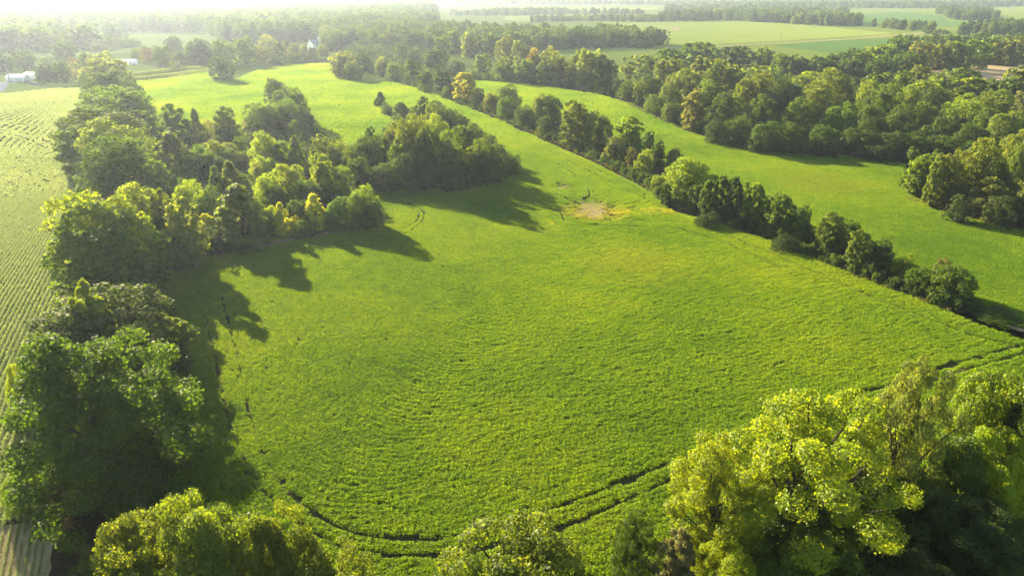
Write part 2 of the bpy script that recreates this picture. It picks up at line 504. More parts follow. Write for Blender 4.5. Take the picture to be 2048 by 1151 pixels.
def patch(seed, wx, wy, rows, n, ls, h=0.75, closed=0.5):
    """A short stretch of crop: n leaves on one or more rows."""
    r = np.random.default_rng(seed)
    pitch = wx / rows
    row = r.integers(0, rows, n)
    lx = np.clip(np.where(r.uniform(0, 1, n) < closed, r.uniform(-0.5, 0.5, n), r.normal(0, 0.22, n)), -0.55, 0.55) * pitch
    x = (row + 0.5) * pitch - wx / 2 + lx
    y = r.uniform(-wy / 2, wy / 2, n)
    clump = 0.5 + 0.5 * np.sin(y * 7 + row * 2.1 + seed)
    z = h * (1 - (1.6 - 1.0 * closed) * (lx / pitch) ** 2) * (0.86 + 0.12 * clump) * r.uniform(0.62, 1.1, n)
    nrm = np.stack([lx / pitch * 1.2 + r.normal(0, .55, n), r.normal(0, .55, n), np.full(n, .75)], 1)
    return leaves(np.stack([x, y, z], 1), nrm, ls * r.uniform(0.7, 1.3, n), r, True, 0.8)


def leaves(P, N, L, r, quad, wr=0.62, var=None):
    """Leaf blades at P with normals N and half-lengths L/2; returns vertices, faces, per-face value."""
    n = len(P)
    N = N / (np.linalg.norm(N, axis=1)[:, None] + 1e-9)
    T = np.cross(N, r.normal(0, 1, (n, 3)))
    T /= np.linalg.norm(T, axis=1)[:, None] + 1e-9
    B = np.cross(N, T)
    L = np.asarray(L)[:, None] * 0.5
    W = L * wr
    bend = N * L * 0.28
    if quad:
        V = np.stack([P - T * L - bend, P + B * W, P + T * L - bend, P - B * W], 1).reshape(-1, 3)
        F = np.arange(4 * n).reshape(n, 4)
    else:
        V = np.stack([P - T * L - B * W, P + B * W * 1.2, P + T * L - B * W - bend], 1).reshape(-1, 3)
        F = np.arange(3 * n).reshape(n, 3)
    if var is None:
        var = r.uniform(0, 1, n)
    return V, F, var


def instancer(name, mat, templates, P, rot, scl, idx, label):
    """One mesh that holds the template pieces and the points they stand on; geometry nodes put a piece on each point."""
    V, F, var, tpl = [], [], [], []
    off = 0
    for k, (v, f, a) in enumerate(templates):
        V.append(v); F.append(f + off); var.append(a)
        tpl.append(np.full(len(v), k + 1)); off += len(v)
    nt_, npnt = off, len(P)
    V.append(np.column_stack([P, np.zeros(npnt)]) if P.shape[1] == 2 else P)
    tpl.append(np.zeros(npnt))
    me = mesh_np(name, np.vstack(V), np.vstack(F), mat, np.concatenate(var))
    for nm, typ, arr in (('tpl', 'INT', np.concatenate(tpl)), ('rot', 'FLOAT', np.concatenate([np.zeros(nt_), rot])), ('idx', 'INT', np.concatenate([np.zeros(nt_), idx]))):
        a = me.attributes.new(nm, typ, 'POINT')
        a.data.foreach_set('value', arr.astype(np.int32 if typ == 'INT' else np.float32))
    a = me.attributes.new('scl', 'FLOAT_VECTOR', 'POINT')
    a.data.foreach_set('vector', np.vstack([np.ones((nt_, 3)), scl]).astype(np.float32).ravel())
    ng = bpy.data.node_groups.new(name + '_scatter', 'GeometryNodeTree')
    ng.interface.new_socket('Geometry', in_out='INPUT', socket_type='NodeSocketGeometry')
    ng.interface.new_socket('Geometry', in_out='OUTPUT', socket_type='NodeSocketGeometry')
    gi, go = ng.nodes.new('NodeGroupInput'), ng.nodes.new('NodeGroupOutput')

    def named(attr, typ):
        q = ng.nodes.new('GeometryNodeInputNamedAttribute')
        q.data_type = typ
        q.inputs['Name'].default_value = attr
        return q.outputs['Attribute']

    def pick(k):
        c = ng.nodes.new('FunctionNodeCompare')
        c.data_type, c.operation = 'INT', 'EQUAL'
        ng.links.new(named('tpl', 'INT'), c.inputs[2])
        c.inputs[3].default_value = k
        s = ng.nodes.new('GeometryNodeSeparateGeometry')
        s.domain = 'POINT'
        ng.links.new(gi.outputs[0], s.inputs[0])
        ng.links.new(c.outputs[0], s.inputs[1])
        return s.outputs[0]

    iop = ng.nodes.new('GeometryNodeInstanceOnPoints')
    ng.links.new(pick(0), iop.inputs['Points'])
    join = ng.nodes.new('GeometryNodeJoinGeometry')
    for k in range(len(templates)):
        gti = ng.nodes.new('GeometryNodeGeometryToInstance')
        ng.links.new(pick(k + 1), gti.inputs[0])
        ng.links.new(gti.outputs[0], join.inputs[0])
    ng.links.new(join.outputs[0], iop.inputs['Instance'])
    iop.inputs['Pick Instance'].default_value = True
    ng.links.new(named('idx', 'INT'), iop.inputs['Instance Index'])
    cx = ng.nodes.new('ShaderNodeCombineXYZ')
    ng.links.new(named('rot', 'FLOAT'), cx.inputs['Z'])
    ng.links.new(cx.outputs[0], iop.inputs['Rotation'])
    ng.links.new(named('scl', 'FLOAT_VECTOR'), iop.inputs['Scale'])
    ng.links.new(iop.outputs[0], go.inputs[0])
    o = add(name, me)
    o.modifiers.new('scatter', 'NODES').node_group = ng
    return tag(o, label, kind='stuff')


def grid(Q, sx, sy, lo, hi, jit=0.35):
    """Jittered grid of points in polygon Q whose distance from the camera's foot is between lo and hi and that the frame could show."""
    x0, y0 = Q.min(0)
    x1, y1 = Q.max(0)
    x0, x1 = max(x0, -hi), min(x1, hi)
    y0, y1 = max(y0, 20.0), min(y1, hi)
    X, Y = np.meshgrid(np.arange(x0, x1, sx), np.arange(y0, y1, sy))
    P = np.column_stack([X.ravel(), Y.ravel()])
    P += RNG.uniform(-jit, jit, P.shape) * (sx, sy)
    d = np.hypot(P[:, 0], P[:, 1])
    k = (d >= lo) & (d < hi) & (np.abs(P[:, 0]) < 0.86 * (P[:, 1] * CP + CAM_H * SP) + 8)
    return P[k][inside(P[k], Q)]


def line_dist(P, a, b):
    d = (b - a) / np.linalg.norm(b - a)
    return (P[:, 0] - a[0]) * d[1] - (P[:, 1] - a[1]) * d[0]


def phi_inner(P):
    """Row coordinate of the main field: rows follow the left edge, turn the near corner and follow the near edge."""
    dl = line_dist(P, at(386, 1000), at(335, 560))
    db = -line_dist(P, at(900, 1116), at(2040, 712))
    k = 14.0
    h = np.clip(0.5 + 0.5 * (db - dl) / k, 0, 1)
    return db * (1 - h) + dl * h - k * h * (1 - h)


def phi_strip(P):
    return line_dist(P, at(1100, 240), at(1850, 590)) + 1.5 * np.sin(P[:, 1] / 31)


def phi_left(P):
    base = line_dist(P, at(20, 900), at(160, 400))
    return base + 5.0 * np.sin(P[:, 1] / 42.0) + 3.0 * np.sin(P[:, 0] / 23.0 + 1) + 9.0 / (1 + np.exp(-(P[:, 1] - 260) / 12)) * np.sin((P[:, 0] + P[:, 1]) / 26.0)


def rows(P, phi, pitch, snap=1.0):
    e = 0.05
    f = phi(P)
    gx = (phi(P + (e, 0)) - f) / e
    gy = (phi(P + (0, e)) - f) / e
    gl = np.hypot(gx, gy) + 1e-6
    dlt = (np.round(f / pitch) * pitch - f) / gl * snap
    P = P + np.column_stack([gx, gy]) / gl[:, None] * dlt[:, None]
    return P, np.arctan2(gy, gx)


def spot_dist(P, E):
    """Distance from the middle of the outline E, 1 at its edge."""
    c, e = E.mean(0), np.ptp(E, axis=0) / 2
    return np.hypot(*((P - c) / e).T) * (1 + 0.12 * np.sin(P[:, 0] * 0.9) * np.sin(P[:, 1] * 0.7))


def crop(name, label, Q, phi, mat, excl, tracks, split, far, gap, bare=(), closed=0.96, thin=()):
    for (lo, hi, sx, sy, nrow, n, ls) in ((0, split, 0.76, 0.9, 1, 190, 0.135), (split, far, 1.9, 2.2, 2, 190, 0.30)):
        P = grid(Q, sx, sy, lo, hi)
        if not len(P):
            continue
        P, rot = rows(P, phi, sx, 0.85 if closed < 0.5 else 0.45)
        if lo == 0 and closed > 0.5:
            P2 = grid(Q, sx * 1.5, sy * 1.5, lo, hi, 0.5)
            P, rot = np.vstack([P, P2]), np.concatenate([rot, RNG.uniform(0, 6.28, len(P2))])
        keep = np.ones(len(P), bool)
        for E in excl:
            keep &= ~inside(P, E)
        for L in tracks if lo == 0 or closed < 0.5 else ():
            g_ = gap
            if isinstance(L, tuple):
                L, g_ = L
            d, ang = seg_near(P, L)
            if g_ > -0.5:
                keep &= (d > (sx / 2 + g_ if lo == 0 else sx * 0.42 + g_) * RNG.uniform(0.85, 1.1, len(P))) | (RNG.uniform(0, 1, len(P)) < (0.04 if g_ > 0.05 else 0.12 if g_ < 0 else 0.0))
                rot = np.where(d < 1.3 * sx + g_, ang + math.pi / 2, rot)
            else:
                keep &= (d > 0.45) | (RNG.uniform(0, 1, len(P)) < 0.5)
        for E in bare:
            keep &= RNG.uniform(0, 1, len(P)) > 0.35 * np.clip(1.2 - spot_dist(P, E), 0, 1)
        keep &= RNG.uniform(0, 1, len(P)) > 0.001
        P, rot = P[keep], rot[keep]
        m = len(P)
        rot = rot + RNG.integers(0, 2, m) * math.pi + RNG.normal(0, 0.05 if lo == 0 else 0.2, m)
        s = RNG.uniform(0.85, 1.2, m)
        # low swells and hollows in the stand
        wave = 1 + 0.06 * np.sin(P[:, 0] / 3.1 + 1.7 * np.sin(P[:, 1] / 5.3)) * np.sin(P[:, 1] / 4.3 + P[:, 0] / 7.9)
        scl = np.column_stack([s, s * RNG.uniform(0.95, 1.2, m), RNG.uniform(0.9, 1.12, m) * wave])
        for E in bare:
            scl *= np.clip(0.3 + 0.7 * (spot_dist(P, E) - 0.45) / 0.9 + RNG.normal(0, 0.14, len(P)), 0.38, 1)[:, None]
        for E in thin:
            k_ = inside(P, E)
            scl[k_] *= (0.36, 1.0, 0.42)
        T = [patch(100 + i, sx, sy * 1.9, nrow, n, ls, 0.75, closed) for i in range(6)]
        instancer(name, mat, T, P, rot, scl, RNG.integers(0, 6, m), label)


THIN_P = [poly(q) for q in ([(-150, 1045), (96, 1050), (96, 1400), (-200, 1400)], [(152, 340), (185, 345), (205, 398), (168, 420), (150, 380)], [(110, 570), (150, 560), (140, 640), (112, 650)], [(60, 900), (105, 880), (100, 960), (70, 980)])]
for Q in THIN_P:
    sheet('bare_soil', Q, 0.034, M_BARE, edge=0.3)
SPOTS = [(*NEAR_SPOT, 15.0, (0.20, 0.235, 0.02)), (*at(1188, 425), 9.0, (0.40, 0.30, 0.09)), (*at(1640, 370), 16.0, (0.16, 0.19, 0.02))]
M_CROP = crop_mat('soybean_leaves', (0.085, 0.162, 0.005), (0.130, 0.212, 0.005), (0.185, 0.245, 0.006), SPOTS)
M_LCROP = crop_mat('left_soybean_leaves_glare', (0.20, 0.245, 0.105), (0.235, 0.275, 0.125), (0.265, 0.295, 0.145), (), 0.5, (1.42, 1.42, 0.75))  # haze and backlit glare over the left field put into its leaf colour
crop('soybean_crop', 'bright green soybean plants in rows filling the main field', INNER_P, phi_inner, M_CROP, [W_POLY, C_POLY, S_POLY], TRACKS, 300, 640, 0.05, BARE_P)
crop('soybean_crop', 'green soybean strip between the hedgerow and the wood', STRIP_P, phi_strip, M_CROP, [], [L for L in TRACKS if not isinstance(L, tuple)][-2:], 310, 520, 0.02)
crop('soybean_crop', 'soybean rows with glare painted pale into the leaves beyond the left tree row', LEFT_P, phi_left, M_LCROP, [], LTRACKS, 260, 560, 0.3, (), 0.25, THIN_P)

# ------------------------------------------------------------------ trees: prototypes
H0 = 20.0


def profile(shape, t):
    t = np.clip(t, 0, 1)
    if shape == 'C':                                   # cone
        return np.clip(t / 0.14, 0, 1) ** 0.6 * (1 - t) ** 0.72 * 1.05 + 0.03
    if shape == 'T':                                   # tall oval
        return np.where(t > 0.45, np.sqrt(np.clip(1 - (np.abs(t - 0.45) / 0.55) ** 2.3, 0, 1)), np.sqrt(np.clip(1 - ((0.45 - t) / 0.62) ** 2, 0, 1)))
    if shape == 'K':                                   # column
        return np.clip(np.sin(np.pi * np.clip(0.08 + 0.92 * t, 0, 1) ** 0.95), 0, 1) ** 0.4
    if shape == 'S':                                   # shrub
        return np.sqrt(np.clip(1 - t ** 2.2, 0, 1)) * np.clip(0.75 + t, 0, 1)
    return np.where(t > 0.4, np.sqrt(np.clip(1 - (np.abs(t - 0.4) / 0.6) ** 2.7, 0, 1)), np.sqrt(np.clip(1 - ((0.4 - t) / 0.62) ** 2, 0, 1)))      # broad dome


def tubes(paths, sides=6):
    V, F, off = [], [], 0
    for pts, rad in paths:
        pts = np.asarray(pts, float)
        T = np.gradient(pts, axis=0)
        T /= np.linalg.norm(T, axis=1)[:, None] + 1e-9
        U = np.cross(T, (0.31, 0.95, 0.11))
        U /= np.linalg.norm(U, axis=1)[:, None] + 1e-9
        W = np.cross(T, U)
        a = np.arange(sides) * 2 * np.pi / sides
        ring = pts[:, None] + (U[:, None] * np.cos(a)[None, :, None] + W[:, None] * np.sin(a)[None, :, None]) * np.asarray(rad)[:, None, None]
        n = len(pts)
        V.append(ring.reshape(-1, 3))
        for i in range(n - 1):
            for k in range(sides):
                F.append((off + i * sides + k, off + i * sides + (k + 1) % sides, off + (i + 1) * sides + (k + 1) % sides, off + (i + 1) * sides + k))
        off += n * sides
    return np.vstack(V), np.array(F)


def make_proto(shape, seed, lod):
    r = np.random.default_rng(seed * 31 + ord(shape[0]))
    R, zb = {'O': (8.0, 1.2), 'T': (5.6, 1.0), 'C': (5.4, 0.8), 'K': (4.6, 0.8), 'S': (11.0, 0.2), 'F': (8.2, 3.5), 'D': (7.5, 4.0)}[shape]
    nl = {'hi': 60000, 'mid': 14500, 'low': 2600}[lod]
    ls = {'hi': 0.33, 'mid': 0.58, 'low': 1.5}[lod]
    nlobe = {'O': 135, 'T': 95, 'C': 95, 'K': 80, 'S': 90, 'F': 90, 'D': 34}[shape]
    if lod == 'low':
        nlobe = int(nlobe * 0.6)
    ph = r.uniform(0, 6.28, 4)
    C, LR = [], []
    # a broad crown is several domes grown together, of unequal height
    subs = [(0.0, 0.0, 1.0, 1.0)]
    if shape in 'OFDS':
        subs = []
        m = int(r.integers(3, 6))
        a0 = r.uniform(0, 6.28)
        for q in range(m):
            a = a0 + q * 6.283 / m + r.normal(0, 0.35)
            o_ = R * (r.uniform(0.30, 0.50) if shape != 'F' else r.uniform(0.26, 0.42))
            subs.append((o_ * math.cos(a), o_ * math.sin(a), r.uniform(0.54, 0.74) if q else r.uniform(0.66, 0.8), 1.0 if q == 0 else r.uniform(0.78 if shape != 'F' else 0.88, 0.97)))
    elif shape == 'T':
        subs = [(0, 0, 0.95, 1.0), (*(r.normal(0, 0.2, 2) * R), 0.85, r.uniform(0.85, 0.95)), (*(r.normal(0, 0.25, 2) * R), 0.8, r.uniform(0.7, 0.88))]
    for i in range(nlobe):
        sx_, sy_, sr_, st_ = subs[i % len(subs)]
        t = ((i + r.uniform(-0.5, 1.5)) / nlobe)
        t = min(max(t, 0), 1) ** (1.25 if shape == 'C' else 1.0)
        th = (i // len(subs)) * 2.39996 + r.normal(0, 0.3)
        pr = profile(shape, t)
        warp = 1 + 0.16 * np.sin(th + ph[0]) + 0.12 * np.sin(2 * th + ph[1]) + 0.08 * np.sin(3 * th + 5 * t + ph[2])
        lr = R * r.uniform(0.135, 0.245) * (0.62 + 0.38 * pr) * (0.8 if shape in 'F' else 1) * (1.15 if lod == 'low' else 1)
        f = r.uniform(0.80, 1.0) if i % 5 else r.uniform(0.3, 0.75)
        rr = max(R * sr_ * pr * warp * f - lr * 0.45, 0)
        z = zb + t * (H0 * st_ - zb)
        z = min(max(z, zb + lr * 0.5), H0 * st_ - lr * 0.75)
        C.append((sx_ + rr * np.cos(th), sy_ + rr * np.sin(th), z)); LR.append(lr)
    C, LR = np.array(C), np.array(LR)
    w = LR ** 2
    if shape == 'D':
        nl = int(nl * 0.28)
    if shape == 'F':
        nl = int(nl * 1.25)
    cnt = (nl * 1.35 * w / w.sum()).astype(int)
    ids = np.repeat(np.arange(len(C)), cnt)
    n = len(ids)
    d = r.normal(0, 1, (n, 3))
    d /= np.linalg.norm(d, axis=1)[:, None]
    cz = zb + (H0 - zb) * 0.42
    out = C[ids] - (0, 0, cz)
    out /= np.linalg.norm(out, axis=1)[:, None] + 1e-6
    keep = (np.einsum('ij,ij->i', d, out) > -0.35) | (r.uniform(0, 1, n) < 0.2)
    ids, d = ids[keep], d[keep]
    n = len(ids)
    # twig clusters: leaves gather around points on the lobe's surface
    rad = r.uniform(0.70, 1.06, n) ** 0.8
    P = C[ids] + d * (LR[ids] * rad)[:, None] * (1, 1, 0.86)
    P += r.normal(0, 0.16 if lod == 'hi' else 0.22, (n, 3))
    bump = np.sin(P[:, 0] * 2.3 + ph[0]) * np.sin(P[:, 1] * 2.1 + ph[1]) * np.sin(P[:, 2] * 2.5 + ph[2])
    keep = (bump > (-0.45 if shape != 'F' else -0.15)) | (r.uniform(0, 1, n) < (0.5 if shape != 'F' else 0.12))
    keep &= (P[:, 2] > 0.15)
    P, d, ids = P[keep], d[keep], ids[keep]
    n = len(P)
    N = d * 0.75 + r.normal(0, 0.5, (n, 3)) + (0, 0, 0.3)
    # leaf tone: each twig has its own, each lobe too
    lob = r.normal(0, 0.14, len(C))[ids]
    var = np.clip(0.5 + lob + 0.10 * np.sin(P[:, 0] * 1.1 + P[:, 2] * 1.3 + ph[3]) + r.normal(0, 0.16, n), 0, 1)
    L = ls * r.uniform(0.6, 1.35, n) * (0.68 if shape == 'F' else 1)
    V, F, var = leaves(P, N, L, r, False, 0.72, var)
    crown = mesh_np('crown', V, F, M_LEAF, var)
    # trunk and limbs
    top = H0 * (0.72 if shape != 'S' else 0.5)
    r0 = R * (0.055 if shape != 'F' else 0.05)
    bend = r.normal(0, 0.5, (4, 2)).cumsum(0) * (0.6 if shape != 'F' else 1.1)
    zs = np.array([-0.3, top * 0.2, top * 0.45, top * 0.72, top])
    tp = np.column_stack([np.vstack([[0, 0], bend]), zs])
    main = (tp, r0 * np.array([1.45, 1.0, 0.8, 0.5, 0.2]))
    limbs = []
    for k, i in enumerate(r.permutation(len(C))[:{'hi': 14, 'mid': 6, 'low': 2}[lod] * (2 if shape in 'FD' else 1)]):
        e = C[i]
        z0 = min(max(e[2] * 0.45, top * 0.16), top * 0.85)
        s = np.array([np.interp(z0, zs, tp[:, 0]), np.interp(z0, zs, tp[:, 1]), z0])
        m1 = s + (e - s) * 0.4 + np.array((0, 0, 0.6)) + r.normal(0, .3, 3)
        m2 = s + (e - s) * 0.75 + r.normal(0, .35, 3)
        q = r0 * np.interp(z0, zs, [1.2, .9, .72, .45, .2]) * 0.62
        limbs.append(([s, m1, m2, e], q * np.array([1, .75, .5, .22])))
    lod_s = {'hi': 8, 'mid': 5, 'low': 4}[lod]
    tv, tf = tubes([main], lod_s)
    trunk = mesh_np('trunk', tv, tf, M_BARK, smooth=True)
    lm = [mesh_np('limb', *tubes([q], max(4, lod_s - 2)), M_BARK, smooth=True) for q in limbs] if (lod == 'hi' or shape == 'D') else []
    if limbs and not lm:
        tv, tf = tubes([main] + limbs, lod_s)
        bpy.data.meshes.remove(trunk)
        trunk = mesh_np('trunk', tv, tf, M_BARK, smooth=True)
    rr = np.hypot(P[:, 0], P[:, 1])
    return dict(crown=crown, trunk=trunk, limbs=lm, R=float(np.percentile(rr, 97)), H=float(np.percentile(P[:, 2], 99.7)))


NPROTO = {('O', 'hi'): 3, ('O', 'mid'): 5, ('O', 'low'): 3, ('T', 'hi'): 2, ('T', 'mid'): 4, ('T', 'low'): 2, ('C', 'hi'): 1, ('C', 'mid'): 3, ('C', 'low'): 1,
          ('K', 'hi'): 1, ('K', 'mid'): 2, ('K', 'low'): 1, ('S', 'hi'): 2, ('S', 'mid'): 3, ('S', 'low'): 2, ('F', 'hi'): 2, ('F', 'mid'): 2, ('F', 'low'): 1, ('D', 'mid'): 2, ('D', 'hi'): 1, ('D', 'low'): 1}
_P = {}


def proto(shape, lod, k):
    key = (shape, lod, k % NPROTO[(shape, lod)])
    if key not in _P:
        _P[key] = make_proto(shape, 5 + 7 * key[2] + {'hi': 0, 'mid': 100, 'low': 200}[lod], lod)
    return _P[key]


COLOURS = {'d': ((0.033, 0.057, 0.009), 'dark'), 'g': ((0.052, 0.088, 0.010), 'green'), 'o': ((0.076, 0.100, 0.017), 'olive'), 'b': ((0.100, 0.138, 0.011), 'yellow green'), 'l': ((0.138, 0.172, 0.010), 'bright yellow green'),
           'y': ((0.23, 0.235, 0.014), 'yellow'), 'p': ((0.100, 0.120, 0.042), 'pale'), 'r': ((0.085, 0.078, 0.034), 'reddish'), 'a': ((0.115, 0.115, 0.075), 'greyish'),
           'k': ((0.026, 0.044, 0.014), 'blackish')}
SHAPES = {'O': ('broad_tree', 'round'), 'T': ('tall_tree', 'tall'), 'C': ('conical_tree', 'conical'), 'K': ('columnar_tree', 'columnar'), 'S': ('shrub', 'low'),
          'F': ('open_tree', 'open'), 'D': ('thin_tree', 'thin')}

# Every tree as read off the photograph: x, y of the crown's top, crown width (pixels of the 2048 photograph),
# then b<y of the foot> or h<height in metres>, colour, shape, and a label for those with a look of their own.
GROUPS = {}
GROUPS['left row'] = ('trees of the row along the left field', 'the tree row beside the left field', '''
178,675,370,h22,d,O,huge spreading tree at the near end of the left tree row
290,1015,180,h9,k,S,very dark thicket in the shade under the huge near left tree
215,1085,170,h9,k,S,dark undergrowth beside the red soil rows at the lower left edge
42,925,95,h7,g,S,small sunlit bush on the field side of the huge left tree
35,735,60,h10,b,S,yellow green bush peeping out behind the huge left tree
190,577,300,h17,d,O,dark wide tree second from the near end of the left row
330,628,85,h11,b,T,bright green upright tree on the shaded field edge of the left row
185,566,80,h20,b,T,bright green top showing behind the second tree of the left row
200,418,235,h20,g,O,big rounded tree in front of the bright yellow green crown
290,545,95,h10,k,S,dark shrub at the right foot of the big rounded left tree
195,385,185,h22,b,O,bright yellow green broad crown behind the big rounded tree
165,392,90,h19,d,T,dark crown on the field side of the bright yellow green tree
222,268,150,h22,d,O
160,252,100,h18,g,T
220,243,150,h21,o,O
150,222,90,h17,g,O
205,213,170,h21,d,O
275,222,80,h15,d,T
235,172,140,h22,g,O
190,180,62,h16,g,T
215,139,100,h21,d,O
215,117,92,h20,o,O
205,104,62,h19,o,O
178,106,44,h17,g,T
250,300,80,h14,k,S
345,209,62,h18,d,T
390,218,38,h15,o,C
450,214,56,h17,d,T
420,238,44,h10,p,S
''')
GROUPS['middle wood'] = ('trees of the middle wood', 'the middle wood', '''
275,364,85,h19,o,O
325,380,40,h17,o,T
368,398,66,h17,p,T
325,437,36,h11,d,T
343,266,78,h17,o,C
395,292,44,h12,g,O
375,362,44,h13,b,O
410,372,50,h10,d,O
310,350,70,h12,d,O
378,343,40,h9,g,S
440,280,62,h11,o,O
478,275,26,h11,g,T
527,262,62,h15,b,O,bright crown of the tallest tree on the far side of the middle wood
553,275,44,h12,g,O
590,272,34,h13,o,C
640,269,34,h13,o,T
676,282,42,h12,o,O
530,311,44,h10,b,O
514,325,32,h10,p,O,small pale round tree in the centre of the middle wood
460,323,50,h13,o,C
430,333,32,h11,g,C
531,346,50,h12,b,O
580,328,54,h13,o,O
636,307,46,h14,b,T
645,326,64,h14,b,C,large yellow green cone near the right end of the middle wood
682,331,40,h11,g,O
685,362,24,h8,b,T
476,371,104,h15,o,C,tall olive cone rising from the front edge of the middle wood
452,418,48,h8,b,T,light green bush at the left foot of the tall olive cone
415,428,34,h8,y,T,small yellow tree just left of the tall olive cone
537,412,28,h8,b,O
560,406,30,h9,y,C,slim yellow tree right of the tall olive cone
546,426,30,h6,b,S
588,430,26,h5,y,S
628,389,48,h10,y,C,golden yellow cone on the front edge of the middle wood
682,395,40,h9,g,T
722,371,66,h12,g,O,round tree at the right end of the middle wood by the field corner
742,400,40,h8,d,O
662,412,28,h7,g,S
600,400,40,h8,d,O
505,400,40,h9,d,O
400,400,50,h10,d,O
360,440,60,h9,k,S
410,455,60,h7,k,S
480,470,70,h4,d,S
610,440,40,h5,d,S
560,372,50,h9,d,O
610,360,50,h10,d,O
655,365,44,h9,d,O
490,345,40,h9,d,S
420,310,60,h9,d,O
470,298,60,h9,g,O
370,310,50,h10,g,O
300,320,60,h13,g,O
340,400,40,h14,g,T
''')
GROUPS['field island'] = ('trees of the island wood in the main field', 'the island wood', '''
725,275,56,h14,d,O
742,255,30,h15,d,T
758,268,52,h15,d,O
785,243,52,h19,o,O
822,229,66,h23,o,O,tallest olive crown of the island wood in the field
860,248,50,h20,g,O
880,230,66,h19,b,O,bright yellow green crown at the top of the island wood
846,194,36,h16,d,T
862,206,40,h15,b,T
890,213,44,h15,d,O
920,228,34,h13,o,T
935,246,52,h15,g,O
965,277,62,h15,g,O
985,290,46,h12,d,O
905,284,52,h16,d,O
940,296,38,h12,b,T,small bright yellow green crown on the right slope of the island wood
980,312,46,h9,d,O
1015,309,46,h7,g,S,leafy bush at the right tip of the island wood
815,306,64,h12,d,O
860,311,56,h11,d,O
715,316,52,h10,d,O
765,328,50,h9,d,O
905,318,54,h9,d,O
950,328,50,h7,d,S
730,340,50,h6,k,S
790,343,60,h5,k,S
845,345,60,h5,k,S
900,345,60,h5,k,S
985,330,50,h6,d,S
800,280,50,h15,g,O
840,275,60,h16,g,O
890,262,56,h17,g,O
762,184,26,b214,d,C,small dark spire alone at the tip of the island wood
774,211,26,h5,d,S
802,205,28,h9,d,T
817,219,22,h6,d,S
795,228,24,h6,g,S
770,288,40,h12,b,T
''')
GROUPS['small copse'] = ('trees of the small copse', 'the small far copse', '''
550,156,46,h15,d,O
563,174,42,h14,g,O
592,177,48,h17,d,O
578,200,62,h14,g,O
522,207,60,h14,d,O
560,206,58,h12,b,O,bright yellow green crown in the middle of the small copse
545,222,60,h9,g,O
604,212,42,h13,d,T
505,225,40,h9,p,S
600,235,44,h9,g,S
''')
GROUPS['lone'] = ('', '', '''
445,114,54,b162,d,O,round dark tree standing alone in the far field
''')
GROUPS['hedgerow'] = ('trees of the long hedgerow', 'the long hedgerow', '''
690,104,56,b156,p,O,pale yellowish round tree at the far end of the hedgerow
684,122,24,b156,g,T
708,125,38,b162,g,O
716,105,44,h14,d,O
731,110,34,b145,d,O
766,115,38,b154,o,O
787,127,38,b162,g,O
825,120,42,b170,g,T
803,88,36,b128,d,O
830,98,30,b132,d,O
866,100,42,b146,d,T
853,139,36,b180,g,T
886,140,40,b190,d,T
915,121,32,b151,d,O
932,146,56,b205,y,K,yellowing square-topped tree standing in the hedgerow
893,174,24,b196,g,S
957,176,34,b218,d,T
982,185,36,b224,p,O
1018,170,50,b226,d,O
1012,192,46,b240,g,O
968,205,26,b222,g,S
1052,213,52,b256,d,O
1078,186,42,b246,o,O
1103,190,48,b248,d,O
1094,232,42,b272,g,T
1145,202,72,b298,o,T
1195,223,70,b308,o,O
1250,232,74,b325,b,T,tall light green tree, the biggest of the hedgerow's middle
1298,262,30,b312,g,T
1228,274,46,b328,p,T
1261,296,26,b342,r,T
1288,300,40,b354,b,O
1317,283,34,b342,g,T
1345,293,42,b346,o,O
1368,313,92,b402,b,O,broad yellow green tree jutting from the hedgerow by the bare patch
1318,346,36,b382,b,S
1330,368,24,b414,d,K
1366,352,62,b412,b,T
1412,362,36,b442,g,K
1437,352,32,b440,g,K
1460,354,40,b446,d,K
1390,372,40,b430,g,K
1484,366,34,b444,g,T
1503,368,42,b458,b,K
1530,392,30,b446,d,T
1550,384,24,b440,o,T
1554,391,66,b480,g,T
1598,410,42,b466,d,O
1597,430,54,b492,g,O
1650,426,62,b512,o,T
1658,455,38,b518,g,T
1690,440,50,b506,d,O
1703,461,62,b545,o,T
1752,480,60,b552,d,O
1800,508,42,b566,b,S
1826,533,48,b588,g,O
1886,524,98,b608,g,O,round leafy tree at the near right end of the hedgerow
1872,518,44,b588,r,T
1740,520,40,b560,k,S
1570,470,60,h4,k,S
1480,430,60,h4,k,S
1420,425,60,h4,k,S
1200,290,60,h4,k,S
1110,258,50,h4,k,S
2000,615,100,h1.6,g,S,low grassy bramble bank past the near end of the hedgerow
1945,597,60,h2.2,d,S,low dark bramble in the shade of the hedgerow's end tree
''')
GROUPS['ridge row'] = ('trees of the second tree row', 'the second tree row', '''
965,108,38,b149,g,O
1011,114,48,b164,g,O
1053,119,42,b167,g,O
1090,115,46,b172,d,O
1118,104,44,b174,o,O
1148,102,36,b174,o,O
1170,98,44,b180,o,O
1197,102,46,b182,p,O
1208,121,58,b184,g,O
1098,93,44,h20,o,O
1066,98,36,h20,r,O
1048,83,52,h20,o,O
1015,72,50,h22,o,O
979,66,36,h22,g,T
884,72,40,h22,g,O
903,62,38,h22,g,T
940,66,44,h22,o,O
1135,125,50,h12,d,O
1175,135,50,h11,d,O
1075,135,50,h10,d,O
1258,112,62,b170,o,D,thin open tree with bare forked limbs in the gap before the wood
1240,166,30,b190,d,S
1262,165,32,b196,g,S
''')
